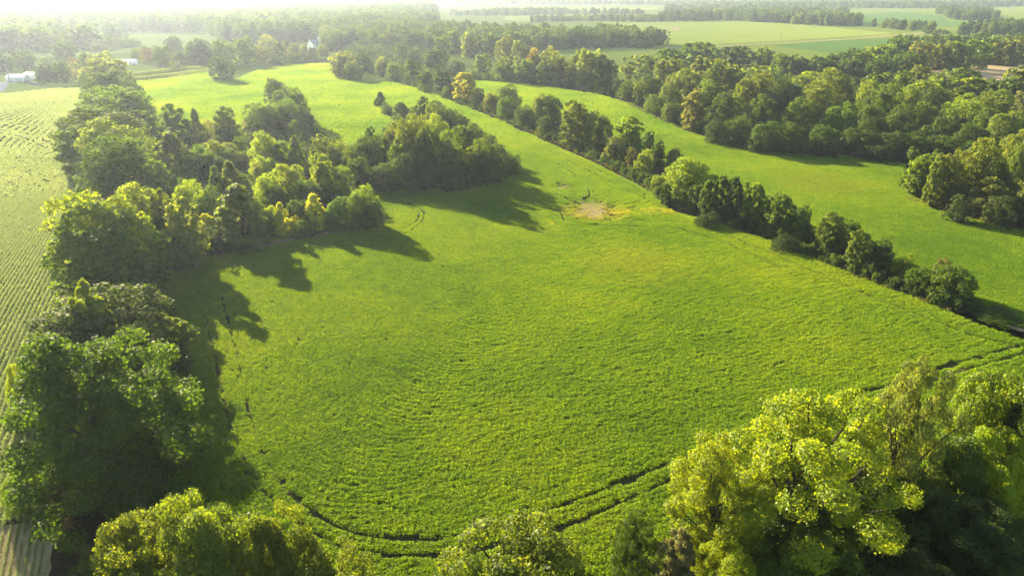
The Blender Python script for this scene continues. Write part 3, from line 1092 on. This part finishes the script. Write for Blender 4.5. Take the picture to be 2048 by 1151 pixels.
GROUPS['right wood'] = ('trees of the large right wood', 'the large right wood', '''
1295,109,44,h17,o,O
1335,97,64,h20,g,O
1395,84,72,h21,g,O,highest broad crown on the far left of the large right wood
1338,117,60,h19,o,O
1350,147,54,h17,o,O
1302,150,46,h14,g,O
1276,164,34,b206,b,T,yellow green bushy tree at the tip of the large right wood
1251,163,30,b202,o,T
1385,139,64,h20,o,O
1340,170,44,h14,o,O
1400,114,36,h20,p,T
1452,120,88,h22,o,O
1388,179,54,b264,p,T,tall pale tree at the sunlit front edge of the large right wood
1340,205,42,b245,o,T
1310,190,40,b228,g,S
1470,92,62,h18,d,O
1530,94,50,h17,g,O
1520,134,84,h12,b,O
1612,145,66,h12,b,O
1512,147,84,h21,o,O
1480,174,30,h17,b,T,small bright crown among the dark trees of the right wood
1576,157,64,h20,d,O
1672,139,92,h22,o,O,large domed olive crown rising above the right wood
1640,165,72,h20,o,O
1760,146,64,h17,d,O
1738,160,34,h16,b,O
1762,168,84,h20,g,O
1806,141,40,h16,g,O
1842,132,42,h17,o,O
1877,140,44,h16,o,O
1925,136,64,h16,g,O
2035,134,48,h18,o,O
1847,155,58,h15,b,O
1940,155,62,h16,b,T
1990,159,52,h14,g,O
2030,157,52,h16,d,O
1818,170,44,h17,b,O
1938,189,90,h15,b,S,bright yellow green dome in the middle of the large right wood
1995,179,64,h17,o,O
2032,184,40,h15,a,D,greyish bare-twigged tree at the right edge of the large wood
2010,223,60,h14,o,O
1870,174,50,h15,d,O
1850,204,52,h13,g,O
1892,234,52,h11,d,O
1945,250,60,h11,d,O
1750,234,56,h11,d,O
1710,262,66,h8,d,O
1480,234,54,h12,d,O
1530,244,58,h12,d,O
1590,246,62,h12,d,O
1650,250,64,h11,d,O
1720,258,60,h10,d,O
1780,262,58,h10,d,O
1835,266,54,h10,d,O
1455,188,54,h17,d,O
1532,190,64,h18,d,O
1602,198,64,h17,d,O
1682,204,70,h17,g,O
1742,200,60,h17,d,O
1802,209,56,h15,d,O
1430,235,46,h11,k,S
1560,270,70,h6,k,S
1640,280,70,h6,k,S
1750,288,70,h6,k,S
1880,270,60,h9,d,O
1980,215,50,h13,g,O
1420,160,50,h18,g,O
''')
GROUPS['right corner'] = ('trees of the clump at the right edge', 'the right edge clump', '''
1832,311,64,b394,b,T,yellowish green tree at the left tip of the right-edge clump
1872,309,44,h16,o,T
1908,301,64,h17,o,O
1966,276,96,h20,o,O,broad olive crown topping the clump at the right edge
1890,364,62,b414,g,S
1963,357,86,b442,p,T,light leafy tree at the front of the right-edge clump
2046,350,66,b456,p,T,pale tall tree cut by the right edge of the picture
2030,261,64,h18,o,O
2042,286,46,h16,g,O
1925,390,60,h8,k,S
2010,390,70,h9,k,S
2000,330,70,h13,d,O
''')
GROUPS['dark belt'] = ('trees of the dark belt beyond the right wood', 'the belt beyond the right wood', '''
1566,108,52,h16,g,O
1602,110,50,h16,d,O
1638,112,48,h16,d,O
1664,109,44,h16,d,O
1690,97,50,h20,d,O
1722,96,50,h20,o,O
1752,90,56,h20,o,O
1778,92,50,h20,g,O
1810,77,54,h22,g,O
1846,84,52,h22,p,O
1880,82,52,h22,o,O
1916,83,52,h22,g,O
1950,80,54,h22,g,O
1986,74,56,h22,g,O
2022,76,54,h22,o,O
2052,74,50,h22,g,O
1700,115,56,h16,d,O
1760,112,60,h17,d,O
1820,105,60,h18,d,O
1650,124,56,h10,d,O
''')
GROUPS['near edge'] = ('trees along the near edge of the main field', 'the near edge of the main field', '''
425,982,270,h19,o,O,big olive round tree at the bottom left of the field
285,1040,210,h16,o,O,olive green tree at the bottom beside the dark left thicket
565,1018,170,h16,o,O,olive tree on the right of the big bottom left crown
400,1088,150,h15,p,O,pale green crown at the very bottom in front of the big round tree
685,1092,185,h13,o,O,yellowish crown at the bottom by the curved wheel tracks
1020,1030,330,h17,o,O,olive broad crown at the middle of the bottom edge
1275,1030,120,h12,d,F,dark viny tree left of the big yellow green tree at the bottom
1352,1058,105,h11,a,T,grey leaved bush beside the dark viny tree
1640,800,440,h21,l,F,large yellow green tree with open crown and visible limbs at lower right
1450,885,250,h16,l,F,yellow green leaning tree at the left of the large lower right tree
1815,735,180,h24,p,F,tall pale open tree with bare trunk at lower right
1895,850,180,h15,g,O,dark green tree in the shade right of the tall pale tree
2000,745,190,h20,b,O,yellowish tree cut off at the right edge above the track lines
1985,865,150,h15,l,O,yellow leaved tree below the right edge tree
1445,1085,150,h9,l,S,bright bush at the bottom under the yellow green leaning tree
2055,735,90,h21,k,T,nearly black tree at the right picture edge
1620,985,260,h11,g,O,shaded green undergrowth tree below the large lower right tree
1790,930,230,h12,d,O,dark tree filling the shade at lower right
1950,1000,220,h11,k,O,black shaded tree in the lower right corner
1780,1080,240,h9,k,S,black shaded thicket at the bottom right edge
''')
GROUPS['farmstead'] = ('trees around the far left farm', 'the far left farm', '''
130,84,50,b124,d,O,leaning round tree between the two far left meadows
50,102,46,b141,d,O
10,104,52,b146,d,O
95,113,34,b133,g,O
90,134,36,b166,d,O
107,127,38,b165,d,O
133,122,38,b167,d,O
160,124,32,b170,p,D,thin tree with a slanting trunk at the end of the yard row
146,114,26,h13,r,O
350,72,42,b106,d,O
332,91,48,b136,g,O
298,94,32,b127,r,O
273,98,26,b120,g,O
390,78,40,b132,d,O
408,77,42,b131,d,O
447,79,48,b133,g,O
494,75,56,b131,g,O
526,92,32,b128,p,O
541,70,46,b112,p,O
558,86,22,b119,g,T
573,83,20,b117,p,T
591,88,22,b121,p,T
608,90,20,b118,p,T
625,95,22,b117,o,T
648,90,26,b114,o,O
560,110,46,b131,d,S
592,106,46,b127,d,S
620,110,36,b122,d,S
356,124,20,b143,r,D
20,49,86,b107,d,O
60,64,54,b106,d,O
106,71,44,b106,g,O
166,48,80,b100,d,O
228,47,50,b82,d,O
225,73,42,b97,g,O
262,77,42,b97,g,O
110,40,64,b75,d,O
205,91,56,b104,g,S
370,100,44,b130,d,O
425,100,44,b132,d,O
''')

ORD = ['zeroth', 'first', 'second', 'third', 'fourth', 'fifth', 'sixth', 'seventh', 'eighth', 'ninth', 'tenth', 'eleventh', 'twelfth', 'thirteenth', 'fourteenth', 'fifteenth', 'sixteenth',
       'seventeenth', 'eighteenth', 'nineteenth', 'twentieth']
TENS = {2: 'twenty', 3: 'thirty', 4: 'forty', 5: 'fifty', 6: 'sixty'}


def ordinal(i):
    if i <= 20:
        return ORD[i]
    return TENS[i // 10] + ('-' + ORD[i % 10] if i % 10 else 'ieth'[1:] if False else '') if i % 10 else TENS[i // 10][:-1] + 'ieth'


def seen_top(p, R, h, shape):
    """Photograph row of the highest outline point of a crown standing at p."""
    d = math.hypot(*p)
    t = np.linspace(0.3, 1, 15)
    y = (d + 0.93 * R * profile(shape, t)) * p[1] / d
    z = 0.06 * h + t * 0.94 * h
    return float(np.min(575.5 - FPX * ((z - CAM_H) * CP + y * SP) / (y * CP - (z - CAM_H) * SP)))


def parse(text):
    out = []
    for ln in text.strip().splitlines():
        q = ln.split(',', 6)
        x, y, w = (float(v) for v in q[:3])
        if q[3][0] == 'b':
            p = at(x, float(q[3][1:]))
            dep = p[1] * CP + CAM_H * SP
            R = w / 2 / FPX * dep
            p = p * (1 + 0.55 * R / np.linalg.norm(p))
            _, ry, rz = ray(x, y)
            lo, hi = 1.5, max(3.0, CAM_H + p[1] * rz / ry)
            for _ in range(14):
                h = (lo + hi) / 2
                lo, hi = (lo, h) if seen_top(p, R, h, q[5]) < y else (h, hi)
        else:
            h = float(q[3][1:])
            p = at(x, y, h * 0.985)
            f0, f1 = 0.5, 1.0
            for _ in range(14):
                f = (f0 + f1) / 2
                pp = p * f
                R = w / 2 / FPX * (pp[1] * CP + (CAM_H - h * 0.7) * SP)
                f0, f1 = (f0, f) if seen_top(pp, R, h, q[5]) < y else (f, f1)
            # keep the crown's column in the picture while moving it nearer
            dep = pp[1] * CP + (CAM_H - h * 0.7) * SP
            p = np.array(((x - 1024) / FPX * dep, pp[1]))
        out.append(dict(x=x, y=y, p=p, R=R, h=h, dep=dep, col=q[4], shape=q[5], label=q[6] if len(q) > 6 else None))
    return out


n_tree = 0


def plant(e, label, group):
    """One tree: an Empty at its foot with trunk (and limbs) and crown."""
    global n_tree
    n_tree += 1
    rr = random.Random(n_tree * 77 + 5)
    d = float(np.hypot(*e['p']))
    lod = 'hi' if d < 128 else 'mid' if d < 430 else 'low'
    pr = proto(e['shape'], lod, rr.randrange(60))
    name, _ = SHAPES[e['shape']]
    root = add(name, None, None, (float(e['p'][0]), float(e['p'][1]), 0.03))
    root.rotation_euler.z = rr.uniform(0, 6.283)
    tag(root, label, 'shrub' if e['shape'] == 'S' else 'tree', group)
    w = 1.3 if group and 'middle wood' in group else 1.15 if group and ('island' in group or 'right wood' in group or 'copse' in group) else 1.0
    s = (w * e['R'] / pr['R'], w * e['R'] / pr['R'], e['h'] / pr['H'])
    c, _ = COLOURS[e['col']]
    k = rr.uniform(0.88, 1.14) * (1.3 if group and 'middle wood' in group else 1.12 if group and 'left field' in group else 1)
    tint = tuple(max(0.005, v * k * rr.uniform(0.93, 1.07)) for v in c)
    tr = add('trunk', pr['trunk'], root)
    tr.scale = s
    for m in pr['limbs']:
        add('limb', m, tr)
    cr = add('crown', pr['crown'], root)
    cr.scale = s
    cr.color = (*tint, 1)
    return root


for key, (group, place, text) in GROUPS.items():
    E = parse(text)
    used = set()
    order = sorted(range(len(E)), key=lambda i: E[i]['p'][1])
    if key in ('hedgerow', 'left row', 'ridge row', 'dark belt'):
        seq = sorted(range(len(E)), key=lambda i: (-E[i]['p'][0] if key == 'hedgerow' else E[i]['p'][1] if key == 'left row' else E[i]['p'][0]))
        endw = {'hedgerow': 'the near right end', 'left row': 'the near end', 'ridge row': 'the left end', 'dark belt': 'the left end'}[key]
        for k, i in enumerate(seq):
            e = E[i]
            if not e['label']:
                e['label'] = f"{COLOURS[e['col']][1]} {SHAPES[e['shape']][1]} {'shrub' if e['shape'] == 'S' else 'tree'}, {ordinal(k + 1)} from {endw} of {place}"
    else:
        nr = 9 if len(E) > 20 else 14
        for b in range(0, len(order), nr):
            rank = sorted(order[b:b + nr], key=lambda i: E[i]['x'])
            for k, i in enumerate(rank):
                e = E[i]
                if not e['label']:
                    rk = 'front' if b == 0 else ordinal(b // nr + 1)
                    e['label'] = f"{COLOURS[e['col']][1]} {SHAPES[e['shape']][1]} {'bush' if e['shape'] == 'S' else 'tree'}, {ordinal(k + 1)} from left in {rk} row of {place}"
    for e in E:
        plant(e, e['label'], group or None)

# ------------------------------------------------------------------ far woods: nobody could count these trees
WOODS = [  # outline of the ground they stand on (photograph pixels), spacing (m), smallest and largest height
    ([(655, 104), (700, 98), (780, 105), (860, 106), (950, 108), (1060, 104), (1180, 98), (1300, 97), (1325, 92), (1310, 86), (1230, 82), (1100, 79), (960, 74), (880, 66), (800, 62), (700, 72), (640, 84)], 13, 14, 21),
    ([(440, 84), (560, 88), (640, 84), (760, 62), (850, 58), (880, 50), (850, 38), (760, 32), (600, 36), (450, 44), (430, 62)], 15, 16, 24),
    ([(-40, 102), (60, 106), (110, 104), (120, 80), (60, 60), (-40, 55)], 13, 16, 24),
    ([(70, 66), (180, 64), (300, 66), (440, 68), (440, 40), (300, 32), (60, 36), (-60, 44), (-60, 55), (40, 60)], 17, 15, 24),
    ([(-100, 36), (300, 32), (600, 34), (820, 34), (880, 24), (860, 12), (600, 14), (-100, 16)], 26, 16, 25),
    ([(1060, 46), (1150, 43), (1240, 44), (1310, 45), (1310, 41), (1180, 39), (1080, 42)], 15, 8, 14),
    ([(1310, 45), (1440, 41), (1560, 47), (1650, 52), (1725, 54), (1715, 44), (1600, 36), (1440, 33), (1320, 38)], 17, 13, 21),
    ([(960, 32), (1050, 31), (1130, 29), (1125, 26), (1040, 26), (965, 28)], 16, 10, 16),
    ([(1745, 54), (1800, 64), (1870, 66), (1870, 60), (1800, 54)], 26, 11, 17),
    ([(1900, 70), (2080, 72), (2080, 58), (1980, 56), (1950, 64)], 17, 12, 18),
    ([(1870, 28), (1910, 40), (1990, 42), (1990, 34), (1930, 26)], 17, 14, 22),
    ([(900, 33), (1000, 30), (1130, 27), (1290, 30), (1290, 28), (1130, 25), (1000, 28), (900, 31)], 16, 8, 15),
    ([(1330, 24), (1500, 27), (1700, 36), (1700, 32), (1500, 22), (1330, 20)], 20, 12, 20),
    ([(1450, 18), (1600, 20), (1740, 17), (1900, 18), (2100, 12), (2100, 4), (1750, 6), (1400, 6), (900, 6), (900, 10), (1300, 10)], 30, 14, 22),
    ([(-200, 12), (1000, 11), (2200, 7), (2200, 1), (-200, 1)], 55, 17, 28),
    ([(700, 112), (740, 120), (800, 112), (860, 118), (870, 108), (780, 100), (700, 100)], 9, 5, 10),
    ([(262, 126), (320, 118), (345, 110), (330, 104), (270, 108)], 14, 4, 8),
    ([(1850, 69), (1900, 70), (1900, 66), (1850, 66)], 8, 3, 6),
    ([(1780, 118), (2060, 108), (2060, 96), (1780, 104)], 13, 14, 18),
]


def wood_template(seed, shape):
    pr = make_proto(shape, seed, 'low')
    me = pr['crown']
    n = len(me.vertices)
    v = np.empty(n * 3, np.float32)
    me.vertices.foreach_get('co', v)
    a = np.empty(len(me.polygons), np.float32)
    me.attributes['var'].data.foreach_get('value', a)
    v = v.reshape(-1, 3) * (1, 1, 1)
    for m in [pr['crown'], pr['trunk']] + pr['limbs']:
        bpy.data.meshes.remove(m)
    return v, np.arange(n).reshape(-1, 3), a


TW = [wood_template(s, sh) for s, sh in ((301, 'O'), (302, 'O'), (303, 'T'), (304, 'O'), (305, 'S'))]
PP, HH = [], []
for px, sp, h0, h1 in WOODS:
    Q = poly(px)
    x0, y0 = Q.min(0)
    x1, y1 = Q.max(0)
    y1 = min(y1, 5200)
    X, Y = np.meshgrid(np.arange(x0, x1, sp), np.arange(y0, y1, sp))
    P = np.column_stack([X.ravel(), Y.ravel()]) + RNG.uniform(-0.42, 0.42, (X.size, 2)) * sp
    k = inside(P, Q) & (np.abs(P[:, 0]) < 0.85 * P[:, 1] + 40)
    k &= RNG.uniform(0, 1, len(P)) > 0.06
    PP.append(P[k])
    HH.append(RNG.uniform(h0, h1, k.sum()))
PP, HH = np.vstack(PP), np.concatenate(HH)
n = len(PP)
sh = HH / H0
sw = sh * RNG.uniform(0.85, 1.3, n)
idx = RNG.integers(0, 4, n)
idx[HH < 11] = 4
instancer('woodland', M_FAR, TW, PP, RNG.uniform(0, 6.283, n), np.column_stack([sw, sw, sh]), idx, 'hazy woods and tree lines covering the far countryside')

# undergrowth filling the floor of the woods
def wood_px(pts, sp, h0, h1, n_in=0):
    Q = poly(pts)
    P = grid(Q, sp, sp, 0, 900, 0.45)
    return P, RNG.uniform(h0, h1, len(P))


UG = [([(x, y - 14 if y > 440 else y) for x, y in WOOD_POLY], 4.2, 2.0, 5.0), (CLUMP_POLY, 4.5, 2.5, 6.0), (SMALL_POLY, 5.0, 2.5, 6.0),
      ([(1222, 195), (1262, 205), (1330, 241), (1400, 267), (1500, 287), (1600, 299), (1720, 309), (1815, 322), (1830, 385), (1900, 424), (1980, 442), (2060, 460), (2300, 500), (2300, 200), (2100, 180), (1900, 170), (1600, 165), (1300, 150)], 6.0, 3.0, 7.5),
      ([(330, 540), (350, 780), (340, 980), (120, 1000), (135, 690), (165, 560), (175, 450), (215, 395), (190, 350), (155, 300), (185, 245), (190, 176), (240, 150), (270, 170), (295, 205), (300, 260), (280, 400)], 4.2, 2.0, 5.0),
      ([(905, 206), (660, 120), (700, 100), (860, 110), (905, 150), (1060, 160), (1240, 187), (1240, 197), (1100, 172), (1000, 163), (905, 159), (940, 180)], 5.5, 2.5, 6.0),
      ([(430, 1180), (640, 1170), (860, 1240), (1180, 1250), (1330, 1120), (1400, 1040), (1560, 970), (1760, 890), (1900, 830), (2100, 770), (2300, 800), (2300, 1500), (430, 1500)], 3.2, 1.5, 4.0)]
UP, UH = zip(*[wood_px(*a) for a in UG])
hl = np.array([at(x, y) for x, y in smooth_line([(850, 180), (905, 198), (960, 218), (1050, 254), (1110, 282), (1180, 310), (1240, 340), (1300, 372), (1345, 408), (1440, 440), (1560, 480), (1700, 541), (1850, 597), (1910, 618)], 24)])
hp = np.repeat(hl, 2, axis=0)
hp = hp + RNG.normal(0, 1.1, hp.shape)
UP = np.vstack([*UP, hp])
UH = np.concatenate([*UH, RNG.uniform(1.2, 3.2, len(hp))])


def bush_template(seed):
    v, f, a = wood_template(seed, 'S')
    return v * (0.55, 0.55, 1.0), f, a


n = len(UP)
q = UH / H0
instancer('undergrowth', M_FAR, [bush_template(k) for k in (401, 402, 403)], UP, RNG.uniform(0, 6.283, n), np.column_stack([q * 1.5, q * 1.5, q]), RNG.integers(0, 3, n), 'dark undergrowth covering the floor of the woods and the hedgerow')

# tall pale grass strips beside the far meadow
M_GRASS = crop_mat('tall_grass_blades', (0.11, 0.15, 0.06), (0.14, 0.18, 0.07), (0.17, 0.20, 0.09))
TG = [patch(500 + i, 1.5, 1.5, 2, 50, 0.35, 2.6) for i in range(3)]
GP = []
for L, w in (([(256, 162), (300, 159), (350, 153), (420, 143), (470, 138), (530, 134)], 5), ([(262, 152), (310, 148), (350, 143), (400, 139)], 5)):
    L = np.array([at(x, y) for x, y in smooth_line(L, 30)])
    for a in L:
        for _ in range(5):
            GP.append(a + RNG.normal(0, w / 3, 2))
GP = np.array(GP)
n = len(GP)
instancer('tall_grass', M_GRASS, TG, GP, RNG.uniform(0, 6.28, n), np.column_stack([np.ones(n), np.ones(n), RNG.uniform(.7, 1.2, n)]), RNG.integers(0, 3, n), 'pale tall grass strips beside the far left meadow')

# yellow weeds by the hedgerow corner and rough grass on the margins
M_WEED = crop_mat('yellow_weeds', (0.24, 0.25, 0.015), (0.30, 0.29, 0.018), (0.36, 0.31, 0.022))
Q = poly([(1222, 430), (1250, 424), (1300, 419), (1340, 421), (1350, 430), (1300, 433), (1250, 434)])
GP = grid(Q, 0.8, 0.8, 0, 400)
Q2 = poly([(1100, 448), (1112, 452), (1108, 462), (1098, 458)])
GP = np.vstack([GP, grid(Q2, 0.8, 0.8, 0, 400)])
n = len(GP)
instancer('yellow_weeds', M_WEED, [patch(520 + i, 1.2, 1.2, 1, 50, 0.25, 0.8) for i in range(3)], GP, RNG.uniform(0, 6.28, n), np.column_stack([np.ones(n), np.ones(n), RNG.uniform(.6, 1.3, n)]), RNG.integers(0, 3, n),
          'yellow weeds growing in the field corner by the hedgerow')

# rough grass on the margins
M_ROUGH = crop_mat('rough_grass_blades', (0.06, 0.08, 0.02), (0.10, 0.11, 0.035), (0.16, 0.14, 0.06), (), 0.5)
GP = []
for L, w, k in ((hl + (-1.4, -0.5), 0.9, 3), (np.array([at(x, y) for x, y in smooth_line([(322, 519), (470, 493), (600, 470), (757, 443), (752, 420)], 30)]), 0.8, 2),
                (np.array([at(x, y) for x, y in smooth_line([(1238, 203), (1290, 227), (1340, 249), (1400, 274), (1450, 286), (1520, 296)], 30)]), 1.0, 2),
                (np.array([at(x, y) for x, y in smooth_line([(1815, 398), (1850, 411), (1900, 430), (1960, 445), (2040, 461)], 30)]), 0.9, 2)):
    for a in L:
        GP += [a + RNG.normal(0, w, 2) for _ in range(k)]
GP = np.array(GP)
n = len(GP)
instancer('rough_grass', M_ROUGH, [patch(540 + i, 1.0, 1.0, 1, 60, 0.22, 0.7) for i in range(3)], GP, RNG.uniform(0, 6.28, n), np.column_stack([np.ones(n), np.ones(n), RNG.uniform(.5, 1.4, n)]), RNG.integers(0, 3, n),
          'rough dry grass on the margins of hedgerow and woods')

# ------------------------------------------------------------------ farm buildings and poles
M_WHITE = plain_mat('white_boards', (0.72, 0.72, 0.70), 0.6, 0, 0.06)
M_METAL = plain_mat('grey_sheet_metal', (0.36, 0.40, 0.45), 0.45, 0.2, 0.10)
M_ROOFW = plain_mat('pale_metal_roof', (0.36, 0.36, 0.37), 0.4, 0.3, 0.08)
M_ROOFD = plain_mat('grey_shingle_roof', (0.20, 0.20, 0.21), 0.8, 0, 0.15)
M_GLASS = plain_mat('dark_window_glass', (0.04, 0.05, 0.06), 0.15, 0, 0.1)
M_POLE = plain_mat('weathered_pole', (0.14, 0.11, 0.085), 0.9, 0, 0.2)


def box_np(c, s):
    c, s = np.array(c, float), np.array(s, float) / 2
    V = np.array([(x, y, z) for x in (-1, 1) for y in (-1, 1) for z in (-1, 1)]) * s + c
    F = np.array([(0, 1, 3, 2), (4, 6, 7, 5), (0, 4, 5, 1), (2, 3, 7, 6), (0, 2, 6, 4), (1, 5, 7, 3)])
    return V, F


def box(name, c, s, mat, parent):
    return add(name, mesh_np(name, *box_np(c, s), mat), parent)


def gable(name, L, W, z, rise, over, mat, parent, thick=0.18):
    """Two roof slopes as one folded slab; ridge along x."""
    l, w = L / 2 + over, W / 2 + over
    top = [(-l, -w, z), (l, -w, z), (l, 0, z + rise), (-l, 0, z + rise), (l, w, z), (-l, w, z)]
    V = [(x, y, zz) for x, y, zz in top] + [(x, y, zz - thick) for x, y, zz in top]
    me = bpy.data.meshes.new(name)
    me.from_pydata(V, [], [(0, 1, 2, 3), (3, 2, 4, 5), (7, 6, 9, 8), (8, 9, 11, 10), (0, 6, 7, 1), (5, 4, 10, 11), (1, 7, 8, 2), (2, 8, 10, 4), (0, 3, 9, 6), (3, 5, 11, 9)])
    me.materials.append(mat)
    return add(name, me, parent)


def building(name, label, cat, px, py, L, W, hw, rise, rz, wall, roof, openings, chimney=False):
    p = at(px, py)
    r = add(name, None, None, (p[0], p[1], 0.05))
    r.rotation_euler.z = rz
    tag(r, label, cat)
    V, F = box_np((0, 0, hw / 2), (L, W, hw))
    V = np.vstack([V, [(-L / 2, 0, hw + rise * 0.97), (L / 2, 0, hw + rise * 0.97)]])
    me = bpy.data.meshes.new('wall')
    me.from_pydata(V.tolist(), [], [tuple(f) for f in F] + [(1, 8, 3), (5, 7, 9)])
    me.materials.append(wall)
    add('wall', me, r)
    rf = gable('roof', L, W, hw + 0.12, rise, 0.5, roof, r)
    if chimney:
        box('chimney', (L * 0.22, 0.6, hw + rise + 0.5), (1.0, 0.9, 2.2), M_WHITE, rf)
    for kind, x, z, w, h in openings:
        d = box(kind, (x, -W / 2 - 0.06, z + h / 2), (w, 0.12, h), M_METAL if 'door' in kind else M_WHITE, r)
        if kind == 'window':
            box('pane', (x, -W / 2 - 0.13, z + h / 2), (w * 0.8, 0.06, h * 0.82), M_GLASS, d)
    return r


building('metal_barn', 'long pale metal barn on the gravel yard at the far left', 'barn', 38, 163, 12, 8, 3.0, 1.9, 0.12, M_METAL, M_ROOFW, [('door', -3.4, 0, 3.6, 2.6), ('door', 2.0, 0, 3.6, 2.6)])
building('shed', 'small white shed beside the yard trees by the pale barn', 'shed', 64, 158, 8.5, 8, 2.6, 1.6, -0.5, M_WHITE, M_ROOFW, [('door', 0, 0, 2.6, 2.2)])
building('shed', 'low grey shed on the mown meadow behind the left tree row', 'shed', 258, 129, 13, 7, 2.6, 1.6, 0.15, M_METAL, M_ROOFW, [('window', -3, 1.0, 1.2, 1.0), ('window', 3, 1.0, 1.2, 1.0)])
building('pump_house', 'tiny white hut in front of the low grey shed', 'hut', 270, 129.5, 4, 3.2, 2.2, 1.0, 0.1, M_WHITE, M_ROOFW, [('door', 0, 0, 1.0, 1.9)])
building('white_house', 'white gabled house half hidden among the far trees', 'house', 634, 98, 16, 10, 5.2, 4.6, 0.9, M_WHITE, M_ROOFD, [('window', -4, 3.2, 1.3, 1.5), ('window', 0, 3.2, 1.3, 1.5), ('window', 4, 3.2, 1.3, 1.5), ('door', 0, 0, 1.2, 2.2)], True)


def pole(px, py, h, label):
    p = at(px, py)
    r = add('utility_pole', None, None, (p[0], p[1], 0.0))
    tag(r, label, 'pole', 'utility poles in the far countryside')
    add('post', mesh_np('post', *tubes([([(0, 0, -.3), (0, 0, h * .5), (0.03, 0, h)], [0.24, 0.2, 0.16])], 8), M_POLE), r)
    ca = box('crossarm', (0, -0.2, h - 0.8), (2.6, 0.16, 0.2), M_POLE, r)
    for x in (-1.1, 0, 1.1):
        box('insulator', (x, -0.2, h - 0.6), (0.12, 0.12, 0.24), M_WHITE, ca)
    return p, h


pole(25, 181, 13, 'tall utility pole beside the gravel drive at the far left')
pole(18, 160, 11, 'utility pole at the left end of the pale barn')
pole(1273, 97, 12, 'utility pole standing before the tree line above the second row')
pole(1277, 98, 10, 'shorter pole beside the utility pole before the tree line')
pole(1157, 101, 11, 'utility pole among the trees behind the second tree row')
pole(1560, 87, 12, 'utility pole on the farm track in the far right field')
pole(1717, 79, 11, 'utility pole farther right along the same farm track')

# ------------------------------------------------------------------ haze: the damp morning air
V, F = box_np((0, 4300, 32.5), (13400, 9600, 67.0))
hz = add('haze', mesh_np('haze', V, F, []))
m, nt = new_mat('haze_air')
pv = nd(nt, 'ShaderNodeVolumePrincipled')
pv.inputs['Color'].default_value = (0.76, 0.88, 1.0, 1)
pv.inputs['Density'].default_value = HAZE_DENSITY
pv.inputs['Anisotropy'].default_value = HAZE_G
o = nd(nt, 'ShaderNodeOutputMaterial')
nt.links.new(pv.outputs[0], o.inputs['Volume'])
hz.data.materials.append(m)
tag(hz, 'pale morning haze lying over the countryside', kind='stuff')
